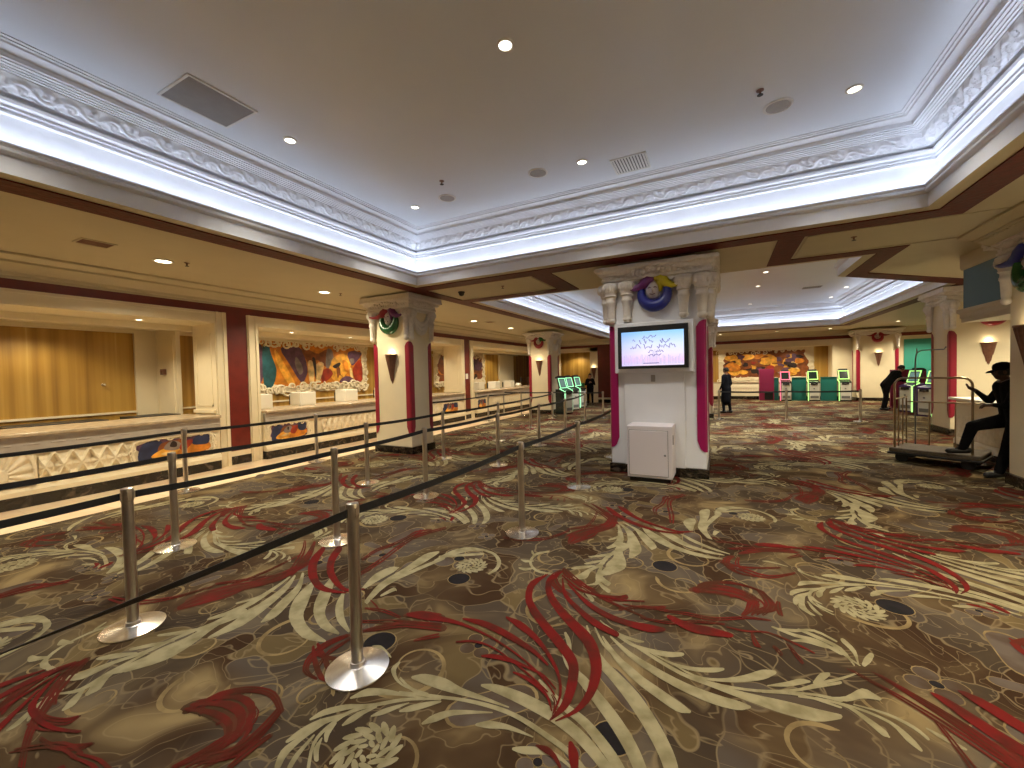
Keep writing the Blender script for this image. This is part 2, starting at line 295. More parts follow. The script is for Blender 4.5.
# ------------------------------------------------------------------ floor with its woven pattern
CREAM = [[-1556,1723,-1572,1746,-1484,1721,-1520,1785,-1366,1728,-1397,1806,-1264,1741,-1280,1789,-1139,1762,-1147,1790,-985,1780,-986,1788],
[-1176,1841,-1184,1861,-1103,1837,-1118,1890,-975,1828,-984,1901,-834,1810,-832,1887,-713,1786,-700,1854,-593,1738,-570,1795,-473,1662,-447,1707,-402,1608,-377,1646],
[-880,2275,-873,2286,-818,2182,-806,2212,-720,2100,-699,2159,-597,1993,-567,2057,-495,1899,-458,1961,-407,1803,-366,1857,-351,1725,-310,1769,-301,1650,-268,1682],
[-825,2594,-816,2604,-747,2429,-730,2453,-655,2274,-628,2331,-549,2177,-520,2249,-449,2078,-408,2157,-353,1965,-306,2036,-280,1864,-230,1923,-237,1784,-186,1826,-209,1699,-170,1725],
[-918,2014,-913,2027,-822,1932,-810,1973,-730,1885,-720,1933,-620,1840,-604,1890,-527,1774,-502,1823,-452,1712,-422,1756,-391,1652,-363,1689],
[-932,2463,-922,2477,-892,2391,-871,2414,-840,2309,-831,2317],
[-1310,1513,-1324,1522,-1264,1554,-1302,1583,-1206,1623,-1227,1650,-1042,1716,-1046,1723],
[-1069,1618,-1078,1634,-1011,1632,-1030,1671,-927,1665,-933,1692,-803,1679,-804,1686],
[-852,1581,-858,1597,-801,1586,-816,1623,-715,1624,-721,1657,-641,1627,-637,1644,-568,1600,-565,1608],
[-1553,1612,-1562,1625,-1375,1663,-1387,1681,-1205,1714,-1215,1735,-1028,1739,-1035,1766,-891,1734,-892,1762,-751,1702,-747,1731,-635,1669,-626,1697,-531,1612,-520,1635],
[-1626,1688,-1627,1699,-1475,1648,-1481,1665,-1338,1684,-1346,1697],
[-771,2603,-765,2612,-682,2460,-673,2480,-577,2372,-570,2397,-488,2315,-480,2342,-404,2237,-390,2275],
[-756,2690,-754,2701,-643,2593,-639,2615,-528,2526,-524,2557,-465,2515,-464,2542],
[-700,2526,-694,2540,-584,2363,-568,2404,-456,2247,-438,2307,-332,2175,-313,2242,-220,2123,-203,2187,-170,2134,-165,2162],
[-652,2547,-648,2563,-513,2420,-504,2462,-364,2335,-352,2394,-205,2275,-192,2342,-62,2249,-48,2324,50,2259,61,2325,99,2291,102,2317],
[-607,2584,-605,2597,-409,2475,-404,2503,-223,2392,-217,2422,-60,2368,-53,2405,88,2347,101,2407,247,2333,272,2428,381,2345,405,2437,477,2403,487,2446],
[-714,2658,-712,2673,-610,2590,-608,2618,-504,2570,-504,2602,-458,2584,-459,2602],
[-528,2533,-528,2547,-413,2506,-412,2546,-305,2512,-307,2563,-232,2552,-235,2590],
[-395,2503,-394,2513,-269,2456,-267,2477,-155,2455,-154,2491,-58,2490,-59,2533,-14,2526,-16,2552],
[-285,2467,-283,2477,-153,2408,-150,2427,-31,2428,-31,2454,89,2482,87,2536,184,2547,181,2627,237,2608,237,2649],
[-179,2399,-177,2410,-19,2395,-17,2414,146,2431,148,2453,297,2502,299,2526,428,2595,430,2620,544,2681,547,2707],
[201,2504,201,2513,291,2543,293,2583,358,2592,361,2640,396,2623,400,2646],
[423,2631,421,2640,455,2655,449,2686,487,2699,481,2739,506,2730,506,2751],
[171,2438,172,2449,342,2497,346,2515,502,2489,508,2506],
[296,2498,298,2509,415,2530,421,2552,511,2536,520,2562],
[-912,3294,-939,3342,-849,3367,-915,3464,-823,3558,-884,3627,-833,3703,-854,3724],
[278,3087,284,3109,389,3041,399,3078,498,3035,510,3072,597,2962,610,2996],
[310,3088,312,3105,398,3098,404,3136,505,3153,513,3182,603,3092,611,3112],
[355,2978,357,2990,440,3005,449,3047,532,2996,542,3032,609,3012,615,3032],
[348,2538,347,2557,458,2640,459,2665,555,2720,556,2742,644,2810,645,2825],
[422,2630,418,2639,472,2693,465,2731,505,2736,505,2758],
[473,2543,475,2554,542,2552,548,2594,619,2610,638,2695,676,2630,691,2668],
[338,2485,342,2503,455,2511,461,2532,539,2506,548,2526,601,2435,621,2469,636,2386,659,2424,654,2384,663,2398],
[411,2514,414,2525,564,2518,571,2536,685,2481,696,2500,723,2398,748,2435,753,2359,766,2378],
[570,2543,574,2552,691,2535,699,2553,774,2489,786,2512,805,2444,817,2461],
[830,2513,835,2523,875,2466,891,2494,925,2445,936,2463],
[653,2894,645,2883,624,3040,608,3008,516,3118,503,3081,435,3151,426,3123],
[676,2916,669,2908,692,3044,669,3012,661,3142,638,3101],
[679,2907,673,2896,592,3023,582,2998,539,3026,531,3000],
[702,2902,690,2920,740,2959,720,2992,772,3030,758,3054],
[-1339,1681,-1329,1669,-1479,1617,-1464,1601,-1592,1535,-1571,1519,-1705,1422,-1684,1411,-1735,1299,-1714,1294,-1716,1208,-1697,1209,-1631,1117,-1614,1121],
[-1819,1162,-1840,1167,-1790,1222,-1835,1236,-1756,1297,-1797,1315,-1702,1376,-1722,1386,-1660,1457,-1668,1461],
[-1832,1290,-1847,1296,-1794,1341,-1833,1360,-1724,1411,-1757,1433,-1662,1458,-1680,1472,-1578,1525,-1585,1530],
[-1733,1062,-1765,1059,-1763,1115,-1811,1118,-1771,1180,-1806,1188,-1761,1254,-1782,1260,-1748,1316,-1755,1319],
[-1687,1084,-1713,1084,-1711,1139,-1739,1140,-1739,1236,-1751,1238],
[-1758,1474,-1773,1483,-1692,1526,-1739,1562,-1608,1572,-1636,1604,-1511,1610,-1522,1625,-1410,1644,-1414,1650],
[-1658,1339,-1673,1344,-1635,1375,-1674,1388,-1623,1428,-1652,1441,-1596,1487,-1605,1492],
[-1572,1437,-1583,1443,-1535,1468,-1565,1485,-1505,1511,-1531,1528,-1463,1580,-1469,1585],
[-1462,1520,-1474,1529,-1413,1549,-1447,1575,-1358,1607,-1384,1630,-1318,1655,-1329,1666],
[-1732,1793,-1714,1788,-1728,1730,-1697,1738,-1647,1676,-1643,1693,-1553,1656,-1557,1667,-1410,1665,-1412,1671],
[-1631,1698,-1632,1706,-1520,1660,-1524,1674,-1415,1670,-1419,1681],
[-1659,1245,-1675,1241,-1682,1276,-1715,1275,-1701,1328,-1716,1331],
[-1614,1164,-1633,1155,-1656,1198,-1684,1192,-1693,1244,-1701,1244],
[-3062,2193,-2996,2179,-2970,1994,-2804,1978,-2763,1800,-2688,1859,-2474,1695,-2514,1780,-2296,1724,-2311,1744],
[-2981,2325,-2919,2315,-2859,2119,-2721,2110,-2673,1928,-2593,1965,-2447,1816,-2462,1889,-2283,1816,-2294,1837],
[-2697,2206,-2673,2207,-2585,2050,-2524,2068,-2414,1923,-2393,1967,-2239,1863,-2238,1881],
[-3288,2275,-3259,2276,-3132,2116,-3055,2103,-3052,1953,-2934,1922,-2969,1796,-2856,1764,-2904,1693,-2880,1685],
[-3310,2217,-3280,2210,-3227,2079,-3146,2055,-3143,1867,-3039,1835,-3086,1637,-2970,1601,-3055,1441,-3018,1430],
[-3328,2183,-3303,2173,-3274,1980,-3220,1960,-3242,1751,-3170,1725,-3282,1546,-3255,1537],
[-3302,2118,-3282,2110,-3245,1921,-3207,1906,-3317,1759,-3288,1746],
[-3240,2148,-3216,2139,-3139,1811,-3083,1792,-3157,1595,-3111,1579,-3207,1450,-3168,1437],
[-1969,1825,-1980,1838,-1917,1824,-1934,1858,-1848,1810,-1852,1832,-1800,1800,-1801,1809],
[-3200,1702,-3110,1669,-3207,1548,-3128,1525,-3181,1366,-3059,1337,-3206,1227,-3043,1188,-3174,1058,-3124,1048],
[-3098,1645,-3033,1627,-3055,1525,-3005,1511,-3046,1440,-3022,1433],
[-3224,1709,-3182,1692,-3267,1620,-3212,1599,-3288,1554,-3254,1541],
[-3201,1551,-3168,1540,-3255,1332,-3216,1322,-3271,1180,-3228,1170,-3330,1044,-3289,1035,-3377,913,-3292,897,-3425,852,-3386,843],
[-3356,1288,-3388,1299,-3235,1375,-3286,1393,-3175,1474,-3194,1482],
[-3345,1144,-3382,1154,-3279,1215,-3322,1229,-3211,1302,-3226,1307],
[-3415,1013,-3457,1024,-3343,1065,-3408,1084,-3285,1135,-3309,1142],
[-3245,1171,-3221,1166,-3236,988,-3196,982,-3208,866,-3166,859,-3267,799,-3246,795],
[-3092,873,-3142,876,-3093,912,-3196,919,-3167,973,-3205,977,-3209,1057,-3224,1059],
[-3065,770,-3098,772,-3071,807,-3142,809,-3161,869,-3185,869],
[-3143,599,-3170,599,-3152,633,-3198,634,-3237,726,-3273,728,-3277,815,-3294,816],
[-3142,661,-3169,660,-3177,694,-3224,695,-3246,766,-3266,767],
[-2567,2310,-2608,2328,-2567,2466,-2680,2530,-2555,2615,-2650,2684,-2566,2689,-2591,2710],
[-2399,2178,-2434,2191,-2462,2408,-2526,2441,-2446,2678,-2520,2728,-2425,2921,-2536,3009,-2427,3071,-2473,3113],
[-2382,2171,-2408,2182,-2440,2432,-2474,2451,-2380,2720,-2428,2758,-2299,2993,-2335,3028],
[-2356,2292,-2383,2308,-2324,2391,-2370,2427,-2312,2396,-2320,2410],
[-2352,2951,-2376,2973,-2273,3116,-2347,3194,-2177,3252,-2232,3330,-2050,3310,-2068,3342],
[-2051,3306,-2067,3345,-1928,3273,-1937,3316,-1831,3168,-1803,3195,-1788,3063,-1749,3039,-1793,2958,-1773,2940],
[-2358,3028,-2380,3056,-2178,3128,-2209,3171,-2026,3229,-2051,3266],
[-1310,3169,-1303,3143,-1442,3182,-1437,3144,-1538,3286,-1561,3276,-1555,3437,-1583,3472,-1480,3531,-1495,3561],
[-1480,3203,-1470,3184,-1542,3167,-1521,3122,-1592,3156,-1582,3129],
[-1544,3321,-1535,3300,-1608,3309,-1587,3259,-1644,3301,-1637,3279],
[-1569,3435,-1569,3419,-1606,3480,-1612,3447,-1633,3513,-1640,3502],
[-1331,3158,-1334,3174,-1262,3135,-1266,3172,-1230,3110,-1228,3125]]
RED = [[-1328,3142,-1319,3131,-1406,2965,-1343,2923,-1343,2737,-1297,2763,-1222,2574,-1199,2639,-1070,2434,-1051,2508,-933,2319,-909,2392,-821,2212,-782,2266,-783,2120,-730,2139,-756,1991,-709,1993,-751,1901,-717,1889,-768,1804,-759,1800],
[-1230,3238,-1222,3227,-1300,3080,-1239,3045,-1226,2863,-1192,2907,-1075,2674,-1055,2748,-917,2531,-897,2619,-787,2414,-749,2498,-707,2285,-653,2332,-673,2177,-617,2188,-657,2043,-615,2033,-678,1916,-658,1901,-740,1811,-735,1805],
[-1347,2441,-1351,2465,-1236,2387,-1240,2454,-1111,2330,-1105,2381,-1004,2262,-994,2292,-889,2154,-877,2172,-817,2055,-804,2064,-777,1953,-765,1955,-769,1844,-762,1843],
[-1610,2303,-1619,2321,-1469,2295,-1490,2354,-1313,2270,-1326,2335,-1156,2232,-1160,2285,-1026,2194,-1023,2227,-920,2140,-917,2153],
[-1979,2171,-2007,2206,-1859,2183,-1913,2259,-1746,2217,-1777,2271,-1583,2241,-1595,2272,-1354,2214,-1358,2234,-1123,2144,-1123,2158,-922,2044,-919,2059,-805,1955,-801,1962],
[-1294,2038,-1304,2056,-1222,2055,-1239,2094,-1122,2069,-1130,2102,-1015,2066,-1017,2087,-908,2050,-906,2066,-811,1992,-809,2000],
[-1068,2002,-1070,2015,-998,1990,-999,2016,-905,1961,-901,1984,-832,1919,-824,1933,-780,1854,-775,1858],
[-1511,2082,-1522,2097,-1419,2127,-1432,2150,-1308,2137,-1311,2152,-1151,2093,-1151,2104,-976,2019,-975,2032,-843,1956,-841,1964],
[-1191,3120,-1182,3129,-1089,2884,-1075,2917,-932,2729,-924,2783,-783,2617,-777,2685,-632,2566,-628,2623],
[-1118,3052,-1116,3070,-903,2839,-898,2888,-738,2741,-737,2805,-585,2710,-587,2773,-444,2699,-448,2786,-363,2742,-366,2788],
[-1202,3157,-1202,3177,-1012,3003,-1014,3035,-833,2981,-837,3007,-674,2997,-677,3016,-528,3047,-530,3063],
[-767,1641,-767,1652,-722,1630,-719,1663,-681,1622,-671,1642,-642,1593,-633,1604],
[-641,1719,-625,1733,-623,1667,-586,1694,-595,1617,-566,1635],
[-335,2899,-328,2955,-213,2824,-203,2915,-100,2826,-92,2926,17,2856,24,2913],
[-3588,2705,-3504,2678,-3471,2502,-3345,2482,-3244,2300,-3184,2345,-2974,2162,-3001,2236,-2796,2146,-2844,2197,-2656,2197,-2670,2210],
[-3457,2775,-3340,2740,-3309,2564,-3208,2555,-3080,2366,-3049,2415,-2817,2242,-2839,2301,-2659,2222,-2691,2254,-2565,2299,-2580,2312]]
RUST = [[146,2969,158,2983,153,2846,182,2889,183,2834,192,2854],
[-211,3346,-216,3426,-58,3377,-52,3544,95,3379,123,3522,187,3309,224,3366,158,3197,171,3187],
[-3478,2453,-3384,2406,-3474,2197,-3337,2132,-3548,2011,-3416,1948,-3681,1866,-3518,1798,-3751,1697,-3536,1622],
[-1989,2160,-2028,2203,-1880,2185,-1944,2270,-1748,2212,-1803,2298],
[-2143,1902,-2167,1920,-2027,1983,-2083,2030,-1915,2064,-1967,2121,-1681,2127,-1738,2210],
[-2230,1848,-2194,1827,-2294,1736,-2236,1711,-2278,1600,-2215,1589,-2184,1491,-2161,1517,-2055,1481,-2061,1496],
[-2018,1272,-2029,1245,-2177,1329,-2157,1286,-2326,1302,-2275,1269,-2441,1218,-2392,1199,-2470,1135,-2428,1129,-2404,1065,-2372,1066],
[-2064,1256,-2009,1249,-2031,1137,-1962,1127,-2037,1033,-1959,1012,-2129,939,-2071,920],
[-1923,966,-1956,970,-1923,1060,-1964,1067,-1921,1143,-1946,1149],
[-2766,563,-2810,551,-2994,642,-3060,630,-3186,756,-3298,750,-3363,884,-3487,887,-3470,974,-3525,979],
[-3169,765,-3206,754,-3316,814,-3370,805,-3435,873,-3474,871],
[-3318,613,-3428,611,-3429,699,-3535,702,-3500,802,-3582,811,-3508,934,-3544,940],
[-3178,692,-3197,710,-3043,688,-3101,714,-2924,729,-2994,746,-2932,780,-2952,783],
[-2923,642,-2941,655,-2792,645,-2847,667,-2674,697,-2733,712,-2652,745,-2673,749],
[-2450,1040,-2490,1050,-2406,1108,-2474,1126,-2369,1179,-2446,1206,-2326,1228,-2377,1251],
[-2153,855,-2181,860,-2105,940,-2152,949,-2078,1040,-2134,1054,-2057,1083,-2109,1098],
[-3604,1507,-3675,1529,-3534,1620,-3700,1679,-3468,1736,-3624,1799,-3453,1857,-3547,1897],
[-3809,2781,-3766,2774,-3614,2553,-3500,2522,-3371,2224,-3315,2208]]
FEATHER = [[-815,1954,-813,1957,-775,1913,-769,1917,-758,1829,-754,1830],
[-819,1948,-816,1951,-785,1907,-779,1911,-765,1828,-761,1828],
[-375,2999,-375,3010,-236,3030,-235,3044,-67,3040,-67,3056,130,3147,131,3159,274,3178,274,3184],
[-374,2981,-374,2991,-236,3004,-236,3019,-67,3012,-67,3028,129,3125,129,3138,272,3167,273,3173],
[13,2965,15,2981,121,2966,123,2989,243,3010,246,3029,378,2957,385,2979,465,2908,470,2921],
[339,2950,342,2955,380,2838,386,2849,397,2783,400,2788],
[333,2940,336,2945,369,2820,375,2830,391,2774,394,2779],
[262,2886,265,2892,293,2836,299,2847,298,2811,302,2816],
[257,2876,260,2882,282,2816,288,2828,293,2802,296,2807],
[154,2978,157,2982,172,2873,181,2887,189,2846,191,2853],
[147,2971,151,2975,156,2850,165,2863,184,2835,187,2842],
[-214,3408,-215,3425,-53,3505,-52,3541,116,3489,122,3520,216,3353,224,3365,168,3189,170,3187],
[-213,3380,-214,3402,-56,3446,-54,3492,106,3439,114,3478,203,3333,213,3349,163,3193,167,3190],
[-211,3352,-212,3369,-58,3390,-56,3424,97,3390,103,3419,190,3313,198,3325,159,3196,162,3194],
[143,3458,146,3473,224,3411,233,3438,248,3322,260,3323,195,3213,199,3202],
[314,3421,320,3415,270,3289,275,3280,231,3220,233,3214],
[305,3433,311,3426,261,3305,266,3295,228,3230,230,3224],
[-38,3995,-36,4012,127,3912,132,3944,315,3843,318,3868,518,4005,519,4017],
[-42,3965,-40,3982,118,3856,123,3888,310,3801,313,3826,516,3983,517,3996],
[-834,2981,-837,2997,-716,2993,-717,3004,-624,3026,-625,3032],
[-829,2954,-832,2970,-712,2974,-714,2985,-622,3014,-623,3021],
[-671,2880,-674,2890,-521,2989,-523,3003,-358,3008,-358,3021],
[-666,2863,-669,2873,-517,2963,-519,2978,-357,2986,-357,2999],
[-515,2845,-515,2853,-325,2869,-326,2882,-164,2960,-164,2971,-2,3001,-1,3009],
[-514,2831,-514,2839,-324,2846,-325,2859,-163,2939,-164,2951,-2,2987,-2,2995],
[23,3922,24,3942,206,3942,209,3981,409,4037,412,4070],
[-3405,2416,-3385,2406,-3367,2146,-3339,2133,-3445,1962,-3418,1949,-3554,1813,-3521,1799,-3583,1638,-3539,1623],
[-3438,2432,-3412,2419,-3414,2168,-3377,2151,-3491,1984,-3455,1966,-3610,1837,-3566,1818,-3657,1664,-3598,1643],
[-3471,2449,-3451,2439,-3463,2191,-3433,2177,-3537,2006,-3509,1993,-3667,1861,-3632,1846,-3733,1690,-3687,1674],
[-3412,2488,-3388,2476,-3377,2221,-3358,2211,-3567,2030,-3549,2021,-3773,1840,-3760,1835],
[-3453,2508,-3429,2496,-3409,2238,-3390,2228,-3599,2047,-3581,2037,-3795,1850,-3782,1845],
[-2019,2193,-2027,2203,-1929,2250,-1943,2269,-1790,2278,-1802,2297],
[-2005,2178,-2016,2190,-1906,2220,-1924,2244,-1771,2248,-1786,2272],
[-1992,2163,-2000,2172,-1884,2191,-1898,2209,-1753,2219,-1764,2237],
[-2162,1916,-2167,1920,-2070,2019,-2082,2029,-1955,2108,-1966,2121,-1725,2191,-1737,2209],
[-2153,1910,-2160,1915,-2051,2003,-2066,2016,-1937,2088,-1951,2104,-1705,2161,-1721,2184],
[-2145,1903,-2150,1907,-2032,1986,-2043,1996,-1919,2068,-1930,2080,-1685,2133,-1697,2150],
[-2202,1832,-2194,1828,-2249,1717,-2236,1712,-2229,1591,-2216,1589,-2166,1511,-2161,1516,-2059,1492,-2060,1496],
[-2215,1839,-2205,1834,-2269,1725,-2253,1719,-2251,1595,-2234,1592,-2174,1502,-2168,1509,-2057,1487,-2059,1491],
[-2227,1846,-2220,1842,-2289,1734,-2277,1729,-2273,1599,-2260,1596,-2182,1493,-2177,1499,-2055,1482,-2056,1485],
[-2162,1828,-2155,1825,-2177,1676,-2164,1672,-2135,1568,-2125,1566],
[-2173,1833,-2167,1830,-2199,1683,-2186,1679,-2152,1571,-2142,1569],
[-2352,2118,-2358,2124,-2200,2155,-2209,2168,-2032,2140,-2037,2149],
[-2342,2107,-2348,2113,-2184,2132,-2193,2145,-2023,2124,-2028,2133],
[-2395,2207,-2398,2217,-2302,2167,-2304,2184,-2245,2141,-2245,2149],
[-2242,1991,-2251,1999,-2071,2074,-2084,2088,-1888,2142,-1898,2155],
[-2227,1977,-2235,1985,-2048,2049,-2061,2063,-1869,2119,-1880,2132],
[-2026,1251,-2029,1246,-2162,1296,-2158,1287,-2286,1277,-2276,1270,-2403,1203,-2393,1199,-2437,1130,-2429,1129,-2379,1066,-2373,1066],
[-2023,1261,-2026,1253,-2168,1310,-2163,1299,-2304,1288,-2290,1279,-2420,1210,-2407,1205,-2452,1133,-2440,1131,-2390,1065,-2382,1066],
[-2019,1270,-2021,1264,-2175,1325,-2171,1316,-2322,1299,-2311,1292,-2437,1217,-2427,1213,-2466,1135,-2457,1134,-2401,1065,-2395,1065],
[-2021,1251,-2010,1249,-1977,1130,-1963,1127,-1976,1017,-1960,1012,-2084,924,-2072,920],
[-2040,1253,-2025,1251,-2001,1133,-1982,1130,-2003,1024,-1982,1018,-2104,931,-2088,925],
[-2059,1255,-2048,1254,-2026,1136,-2011,1134,-2031,1031,-2014,1027,-2125,937,-2112,933],
[-2231,1218,-2233,1223,-2135,1206,-2129,1210,-2075,1142,-2066,1141,-2089,1085,-2083,1084],
[-2229,1211,-2230,1215,-2146,1198,-2140,1202,-2092,1144,-2082,1143,-2100,1088,-2094,1086],
[-2331,1113,-2332,1116,-2235,1103,-2230,1105,-2237,1065,-2230,1064],
[-2329,1107,-2330,1111,-2244,1098,-2239,1101,-2248,1067,-2241,1066],
[-1944,969,-1954,970,-1949,1064,-1962,1067,-1937,1147,-1945,1148],
[-1926,966,-1936,968,-1927,1061,-1940,1063,-1924,1144,-1931,1145],
[-1661,2088,-1649,2076,-1725,2030,-1715,2021,-1773,1981,-1768,1976],
[-1682,2110,-1670,2097,-1742,2046,-1732,2037,-1782,1989,-1777,1984],
[-2800,554,-2809,551,-3045,633,-3059,630,-3272,751,-3296,750,-3459,887,-3485,887,-3513,978,-3525,979],
[-2784,558,-2796,555,-3022,637,-3040,634,-3233,754,-3264,752,-3415,886,-3449,886,-3494,976,-3509,978],
[-2769,562,-2778,560,-3000,641,-3013,638,-3195,756,-3218,754,-3373,884,-3398,885,-3475,975,-3486,976],
[-3192,758,-3204,754,-3351,809,-3368,806,-3460,871,-3472,871],
[-3172,764,-3184,760,-3321,813,-3338,811,-3438,873,-3451,872],
[-3403,612,-3427,611,-3510,702,-3533,702,-3564,809,-3581,811,-3536,939,-3543,940],
[-3364,612,-3395,612,-3474,700,-3502,701,-3535,806,-3557,808,-3523,937,-3533,938],
[-3326,613,-3349,613,-3437,699,-3459,700,-3507,803,-3524,805,-3511,935,-3518,936],
[-3193,706,-3197,710,-3088,708,-3101,714,-2978,742,-2993,746,-2947,782,-2952,783],
[-3186,700,-3191,705,-3067,699,-3084,706,-2953,736,-2972,741,-2940,781,-2946,782],
[-3179,693,-3183,697,-3047,690,-3059,696,-2929,731,-2944,734,-2933,780,-2937,781],
[-2937,652,-2941,655,-2835,662,-2847,666,-2719,708,-2732,712,-2668,748,-2672,749],
[-2931,648,-2936,651,-2815,654,-2831,660,-2699,703,-2715,707,-2661,747,-2666,748],
[-2925,643,-2928,646,-2796,647,-2808,651,-2678,698,-2691,701,-2653,745,-2658,746],
[-2481,1048,-2490,1050,-2458,1122,-2473,1126,-2428,1200,-2445,1206,-2366,1246,-2377,1251],
[-2467,1044,-2478,1047,-2434,1115,-2453,1121,-2402,1190,-2423,1198,-2348,1238,-2362,1244],
[-2453,1041,-2461,1043,-2411,1109,-2425,1113,-2375,1181,-2391,1187,-2330,1230,-2341,1235],
[-2175,859,-2181,860,-2141,947,-2151,949,-2121,1051,-2133,1053,-2097,1095,-2108,1098],
[-2165,857,-2173,859,-2125,944,-2138,946,-2102,1046,-2117,1050,-2079,1089,-2093,1094],
[-2155,855,-2161,856,-2109,940,-2119,942,-2083,1041,-2094,1044,-2061,1084,-2072,1087],
[-3659,1523,-3674,1528,-3661,1666,-3697,1678,-3588,1785,-3622,1798,-3525,1888,-3545,1897],
[-3634,1516,-3654,1522,-3603,1645,-3649,1661,-3533,1762,-3576,1780,-3493,1874,-3518,1885],
[-3609,1508,-3624,1513,-3547,1624,-3581,1637,-3480,1740,-3512,1754,-3460,1860,-3480,1868],
[-3908,2756,-3897,2757,-3651,2546,-3624,2542,-3371,2194,-3344,2184,-3424,2033,-3403,2023,-3499,1956,-3481,1947],
[-3926,2755,-3916,2756,-3696,2555,-3670,2550,-3418,2211,-3391,2201,-3462,2052,-3440,2041,-3531,1973,-3513,1963],
[-3776,2775,-3767,2774,-3525,2529,-3502,2523,-3327,2212,-3316,2208],
[-3791,2778,-3779,2776,-3565,2540,-3534,2531,-3347,2217,-3331,2213],
[-3806,2781,-3797,2779,-3605,2551,-3580,2544,-3366,2223,-3355,2219],
[-2798,2471,-2815,2480,-2835,2761,-2861,2777,-2894,3087,-2917,3103,-2899,3356,-2920,3375,-2758,3641,-2776,3661],
[-2770,2456,-2786,2464,-2791,2735,-2816,2750,-2855,3061,-2877,3076,-2863,3323,-2884,3342,-2728,3608,-2745,3627],
[-2998,2682,-3012,2690,-3035,2899,-3055,2913,-2980,3112,-2998,3126,-2964,3473,-2983,3489],
[-2975,2669,-2988,2677,-3000,2875,-3020,2889,-2950,3088,-2967,3102,-2931,3445,-2950,3461],
[-2971,3248,-2984,3257,-2973,3402,-3004,3432,-2865,3519,-2885,3542],
[-2950,3231,-2963,3241,-2920,3352,-2950,3381,-2830,3481,-2850,3503],
[-2038,3674,-2046,3690,-1792,3722,-1804,3748,-1595,3871,-1605,3890,-1480,4123,-1487,4136],
[-2024,3646,-2032,3662,-1771,3679,-1783,3704,-1578,3838,-1588,3857,-1468,4101,-1475,4114],
[-1366,4172,-1373,4182,-1332,4493,-1345,4509,-1365,4814,-1373,4820],
[-1354,4155,-1361,4165,-1309,4464,-1322,4481,-1352,4803,-1360,4809]]
DARK = [(-1.97, 1.88, 0.1), (-1.97, 2.77, 0.09), (-0.46, 3.7, 0.1), (-0.47, 1.84, 0.09)]
ROSETTES = [(-1.45, 1.29, 0.2, 1), (-2.0, 3.01, 0.18, 1)]

A_, B_ = V(2.25, -2.23), V(2.28, 2.31)
def catmull(p, sub):
    out = []
    n = len(p)
    for i in range(n - 1):
        a, b, c, d = p[max(i - 1, 0)], p[i], p[i + 1], p[min(i + 2, n - 1)]
        for k in range(sub):
            t = k / sub
            out.append(.5 * ((2 * b) + (c - a) * t + (2 * a - 5 * b + 4 * c - d) * t * t + (3 * b - a - 3 * c + d) * t ** 3))
    out.append(p[-1]); return out
def stroke_polys(data):
    res = []
    for L in data:
        a = [V(L[i] / 1000, L[i + 1] / 1000) for i in range(0, len(L), 4)]; b = [V(L[i + 2] / 1000, L[i + 3] / 1000) for i in range(0, len(L), 4)]
        lo = None
        for sub in (3, 1):
            l, r = catmull(a, sub), catmull(b, sub)
            # round the two ends
            for end in (0, -1):
                c = (l[end] + r[end]) / 2; h = (l[end] - r[end]).length / 2; q = 1 if end == 0 else -2
                t = (c - (l[q] + r[q]) / 2)
                if t.length > 1e-6:
                    t.normalize(); e1 = (l[end] - c) * .7 + t * h * .7 + c; e2 = (r[end] - c) * .7 + t * h * .7 + c; tip = c + t * h
                    if end == 0: l = [tip, e1] + l; r = [tip, e2] + r
                    else: l = l + [e1, tip]; r = r + [e2, tip]
            if sub == 3: hi = (l, r)
            else: lo = (l, r)
        res.append((hi, lo))
    return res
fl = MB()
fl.add([(CARPET_X, -6, 0), (10.2, -6, 0), (10.2, 27.3, 0), (CARPET_X, 27.3, 0)], [(0, 1, 2, 3)], 0)
fl.add([(-11.3, -6, 0), (CARPET_X, -6, 0), (CARPET_X, 27.3, 0), (-11.3, 27.3, 0)], [(0, 1, 2, 3)], 1)
def in_view(x, y):
    # generous wedge in front of the doorway the photograph was taken from
    return y > -.6 and CARPET_X < x < 9.5 and y < 26 and (x < 4 or y > 3)
PAT = [(stroke_polys(CREAM), .0022, 2), (stroke_polys(RUST), .0009, 8), (stroke_polys(FEATHER), .0037, 5), (stroke_polys(RED), .0052, 3)]
rg = random.Random(21)
GROUND = []
while len(GROUND) < 34:
    u, v_ = rg.random(), rg.random(); p = A_ * u + B_ * v_; R = rg.uniform(.10, .26)
    if all((p - V(q[0], q[1])).length > (R + q[2]) * .8 for q in GROUND): GROUND.append((p.x, p.y, R, rg.uniform(0, 6.28), len(GROUND) % 3 if len(GROUND) % 5 else 1))
kz = 0
